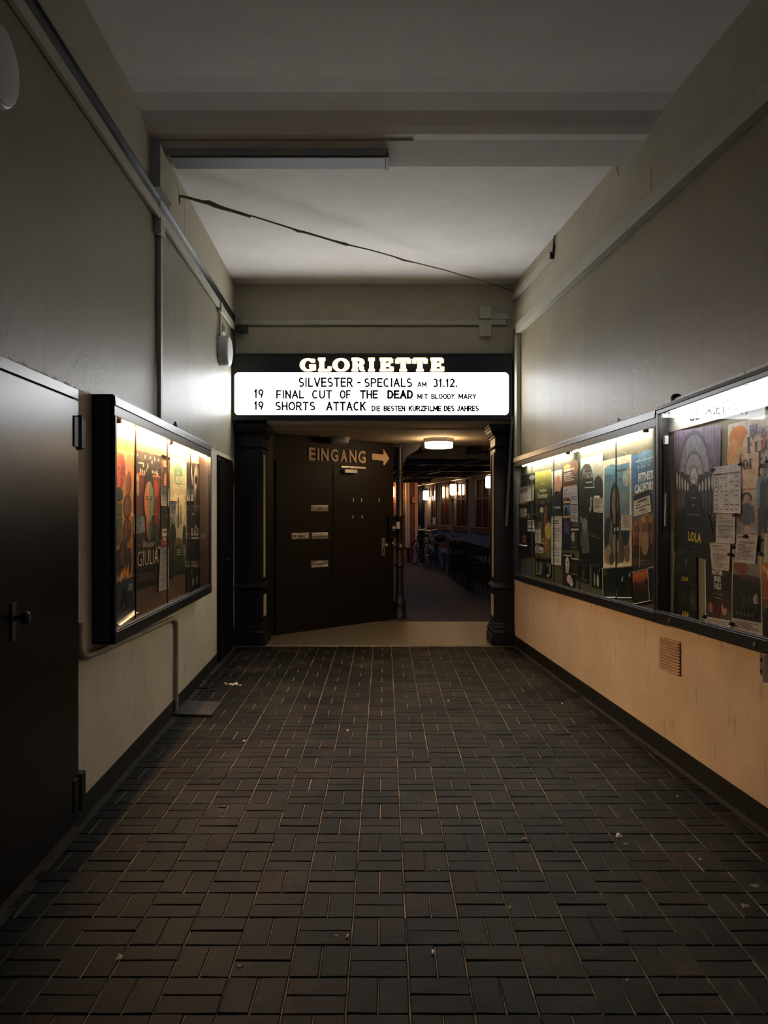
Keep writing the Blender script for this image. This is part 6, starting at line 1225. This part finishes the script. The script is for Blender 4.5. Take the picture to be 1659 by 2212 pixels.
# bicycles
def bicycle(x0, y0, ang, label, lean=.0):
    t = thing('bicycle', label, 'bicycle', (0, 0, 0), 'bicycles parked in the courtyard')
    def B(nm, m, mat_, sm=True): return m.build(nm, mat_, t, smooth=sm, org=(0, 0, 0))
    rw, L = .34, 1.06
    def ring(cx): return [(cx + rw * math.cos(a * math.pi / 16), 0, rw + rw * math.sin(a * math.pi / 16)) for a in range(32)]
    for cx in (0, L):
        w = MB(); w.tube(ring(cx), .019, 8, closed=True); w = B('wheel', w, M_RUBBER)
        s = MB()
        for k in range(14): a = k * math.pi / 7; s.tube([(cx, 0, rw), (cx + (rw - .02) * math.cos(a), 0, rw + (rw - .02) * math.sin(a))], .0022, 4, cap=False)
        s.tube([(cx, -.05, rw), (cx, .05, rw)], .02, 8); s.build('spokes', M_STEEL, w, org=(0, 0, 0))
        m = MB(); m.tube([(cx + (rw + .035) * math.cos(a * math.pi / 16), 0, rw + (rw + .035) * math.sin(a * math.pi / 16)) for a in range(2 if cx else 0, 17 if cx else 15)], .016, 6); B('mudguard', m, M_STEEL)
    f = MB(); bb = (.46, 0, .29); st = (.33, 0, .74); hd = (.86, 0, .84); hl_ = (.90, 0, .66)
    for a, b, r in ((bb, st, .016), (st, hd, .0), (bb, hl_, .019), (hl_, hd, .02), ((0, .05, rw), st, .009), ((0, -.05, rw), st, .009), ((0, .05, rw), bb, .010), ((0, -.05, rw), bb, .010), (hl_, (L, .05, rw), .012), (hl_, (L, -.05, rw), .012), (st, (.88, 0, .74), .016)):
        if r: f.tube([a, b], r, 8)
    B('frame', f, M_BLUEM)
    m = MB(); m.tube([st, (.30, 0, .84)], .013, 8); m.hexa([(.16, -.10, .84), (.16, .10, .84), (.16, .10, .89), (.16, -.10, .89), (.44, -.025, .85), (.44, .025, .85), (.44, .025, .88), (.44, -.025, .88)]); B('saddle', m, M_RUBBER, False)
    m = MB(); m.tube([hd, (.84, 0, 1.0)], .014, 8); m.tube([(.66, -.30, 1.04), (.78, -.26, 1.05), (.84, -.08, 1.01), (.84, .08, 1.01), (.78, .26, 1.05), (.66, .30, 1.04)], .012, 8); B('handlebar', m, M_STEEL)
    m = MB(); m.tube([(.66, -.30, 1.04), (.56, -.31, 1.03)], .018, 8); m.tube([(.66, .30, 1.04), (.56, .31, 1.03)], .018, 8); B('grip', m, M_RUBBER)
    m = MB()
    for yy in (-.08, -.027, .027, .08): m.tube([(-.26, yy, .74), (.26, yy, .74)], .006, 6)
    for xx in (-.26, 0, .26): m.tube([(xx, -.08, .74), (xx, .08, .74)], .006, 6)
    for s in (-.07, .07): m.tube([(-.1, s, .74), (0, s * .8, rw)], .006, 6)
    B('carrier', m, M_BLACKM)
    m = MB(); m.box(-.34, -.30, -.05, .05, .62, .70); q_ = B('rear_reflector', m, M_REFL, False); q_['label'] = 'red rear reflector'
    m = MB(); m.tube([(.46, -.09, .29), (.46, .09, .29)], .016, 8); m.tube([(.46, -.09, .29), (.58, -.09, .18)], .009, 6); m.tube([(.46, .09, .29), (.34, .09, .40)], .009, 6); m.box(.54, .64, -.17, -.09, .165, .19); m.box(.29, .39, .09, .17, .39, .415); m.lathe((.46, -.04, .29), [(.09, -.003), (.09, .003)], 20, axis='y'); B('crank', m, M_BLACKM, False)
    t.location = (x0, y0, FZ1); t.rotation_euler = (math.radians(lean), 0, ang); ORG[t.name] = Vector((x0, y0, FZ1)); return t
b1 = bicycle(1.46, 21.2, math.atan2(1.0, -.28), 'dark bicycle with red rear reflector, parked closest by the drainpipe', -3)
m_ = MB(); m_.ball((1.43, 21.3, .98), .15, .17, .11); m_.build('helmet', M_RUBBER, smooth=True)
o = bpy.data.objects['helmet']; tag(o, 'black bicycle helmet resting on the rear carrier of the closest bicycle', 'helmet'); o.location.z = FZ1 + .735
b2 = bicycle(1.13, 22.75, math.atan2(1.0, -.25), 'dark bicycle further back next to the doorway', 3)
def crate(p, sx, sy, sz, label):
    t = thing('wire_basket', label, 'basket', p); m = MB(); x, y, z = p
    for zz in (0, sz * .5, sz): m.tube([(x - sx, y - sy, z + zz), (x + sx, y - sy, z + zz), (x + sx, y + sy, z + zz), (x - sx, y + sy, z + zz)], .006, 5, closed=True)
    m.build('rim', M_BLACKM, t); m = MB()
    for k in range(-3, 4):
        for s in (-1, 1): m.tube([(x + sx * k / 3, y + s * sy, z), (x + sx * k / 3, y + s * sy, z + sz)], .004, 4); m.tube([(x + s * sx, y + sy * k / 3, z), (x + s * sx, y + sy * k / 3, z + sz)], .004, 4)
        m.tube([(x + sx * k / 3, y - sy, z), (x + sx * k / 3, y + sy, z)], .004, 4)
    m.build('wire_mesh', M_BLACKM, t); return t
crate((1.24, 22.2, FZ1 + 1.05 - .2), .16, .12, .22, 'black wire basket on the handlebar side of the bicycles')

# ================================================================== litter on the paving
def disc(u, v, r, h, m, name, label, cat, grp=None, sq=1.0, seed=0):
    p = on_floor(u, v); rs = random.Random(seed + int(u)); n = 11; mb = MB()
    rg = [r * rs.uniform(.7, 1.2) for _ in range(n)]
    lo = [(p.x + rg[i] * math.cos(2 * math.pi * i / n), p.y + sq * rg[i] * math.sin(2 * math.pi * i / n), p.z + FSL * sq * rg[i] * math.sin(2 * math.pi * i / n) - .001) for i in range(n)]
    hi = [(p.x + .7 * (x - p.x), p.y + .7 * (y - p.y), p.z + h) for x, y, z in lo]
    mb.add(lo + hi, [tuple(range(n, 2 * n))] + [(i, (i + 1) % n, n + (i + 1) % n, n + i) for i in range(n)])
    return tag(mb.build(name, m), label, cat, grp)
for u, v, r, lab in ((623, 1905, .011, 'oval pale gum spot on the paving left of the middle'), (518, 2087, .013, 'faint gum spot low on the paving, left of the cigarette ends'), (480, 1765, .012, 'small gum spot on the paving on the left, beyond the dark slot'), (712, 1757, .012, 'gum spot on the paving at the joint crossing left of centre'),
                     (727, 2022, .010, 'faint gum spot beside the orange cigarette end'), (1352, 1824, .013, 'gum spot beside the white paper scrap'), (1355, 2118, .010, 'small gum spot low on the paving at the right'), (1610, 1957, .020, 'large gum spot on the paving at the far right'), (1632, 1914, .022, 'long gum smear on the paving at the photo edge'), (605, 1696, .010, 'gum spot on the mid paving, below the first white crumb')):
    disc(u, v, r, .003, M_GUM, 'gum_spot', lab, 'gum spot', 'gum spots on the paving')
for u, v, lab, ang in ((750, 2026, 'orange cigarette end lying on the near paving', 1.4), (935, 2060, 'pale cigarette end in the joint of the near paving', 1.5), (1131, 1815, 'short cigarette end at the right of the middle paving', .4)):
    p = on_floor(u, v) + Vector((0, 0, .006)); d = Vector((math.cos(ang), math.sin(ang), FSL)) * .011
    t = thing('cigarette_end', lab, 'cigarette end', p - Vector((0, 0, .006)), 'cigarette ends on the paving')
    MB().tube([p - d, p + d * .3], .0042, 10).build('filter', M_FILTER if u != 935 else M_PAPERW, t); MB().tube([p + d * .3, p + d], .0042, 10).build('stub', M_PAPERW, t)
p = on_floor(1337, 1808); mb = MB()
mb.add([p + Vector(v) for v in ((-.016, -.008, .002), (.012, -.010, .001), (.017, .009, .004), (-.006, .013, .016), (-.012, .004, .010), (.004, .0, .018))], [(0, 1, 5), (1, 2, 5), (2, 3, 5), (3, 4, 5), (4, 0, 5), (0, 4, 3), (0, 3, 2), (0, 2, 1)])
tag(mb.build('paper_scrap', M_PAPERW), 'crumpled white scrap of paper on the paving at the right', 'paper scrap')
p = on_floor(506, 1477); mb = MB(); rs = random.Random(4)
for k in range(22):
    a, r = rs.uniform(0, 6.28), abs(rs.gauss(0, .035)); x, y, s = p.x + r * 1.2 * math.cos(a), p.y + r * 1.8 * math.sin(a), rs.uniform(.004, .011)
    mb.box(x - s, x + s, y - s, y + s, fz(y) - .001, fz(y) + .003)
o = mb.build('crumbs', M_PAPERW); o['kind'] = 'stuff'; tag(o, 'spatter of white crumbs on the paving near the narrow left door', 'crumbs')
for u, v, r, lab in ((527.5, 1600.5, .010, 'white crumb on a joint of the paving at the left'), (751, 1578, .009, 'white crumb on the paving near the middle'), (968, 1514, .007, 'tiny white crumb right of the middle, far up the paving'), (1214, 1520, .007, 'tiny white crumb far up the paving by the right wall'), (1463, 1720, .005, 'tiny white speck on the paving below the right skirting'), (948, 1881, .004, 'tiny white speck in a joint of the middle paving'), (1512, 1857, .006, 'white speck on the paving at the right')):
    disc(u, v, r, .005, M_PAPERW, 'white_crumb', lab, 'crumb', 'white crumbs on the paving')
p = on_floor(1101, 1961); mb = MB(); mb.add([p + Vector(v) for v in ((-.006, -.011, .001), (.004, -.004, .004), (.007, .012, .002), (-.003, .004, .007))], [(0, 1, 3), (1, 2, 3), (0, 3, 2), (0, 2, 1)]); tag(mb.build('dry_leaf', M_LEAF), 'tiny curled dry leaf on the near paving', 'leaf')
p = on_floor(480, 1743); o = MB().box(p.x - .022, p.x + .022, p.y - .008, p.y + .008, p.z - .004, p.z + .003).build('drain_slot', M_BLACKM, bev=.002); tag(o, 'small dark metal slot in the paving at the left', 'slot')
p = on_floor(257, 2071); mb = MB(); mb.add([p + Vector(v) for v in ((-.010, -.012, .002), (.006, -.008, .003), (.012, .010, .006), (-.004, .014, .012))], [(0, 1, 3), (1, 2, 3), (0, 3, 2), (0, 2, 1)]); tag(mb.build('foil_scrap', M_STEEL), 'small crumpled foil scrap low at the left of the paving', 'foil scrap')
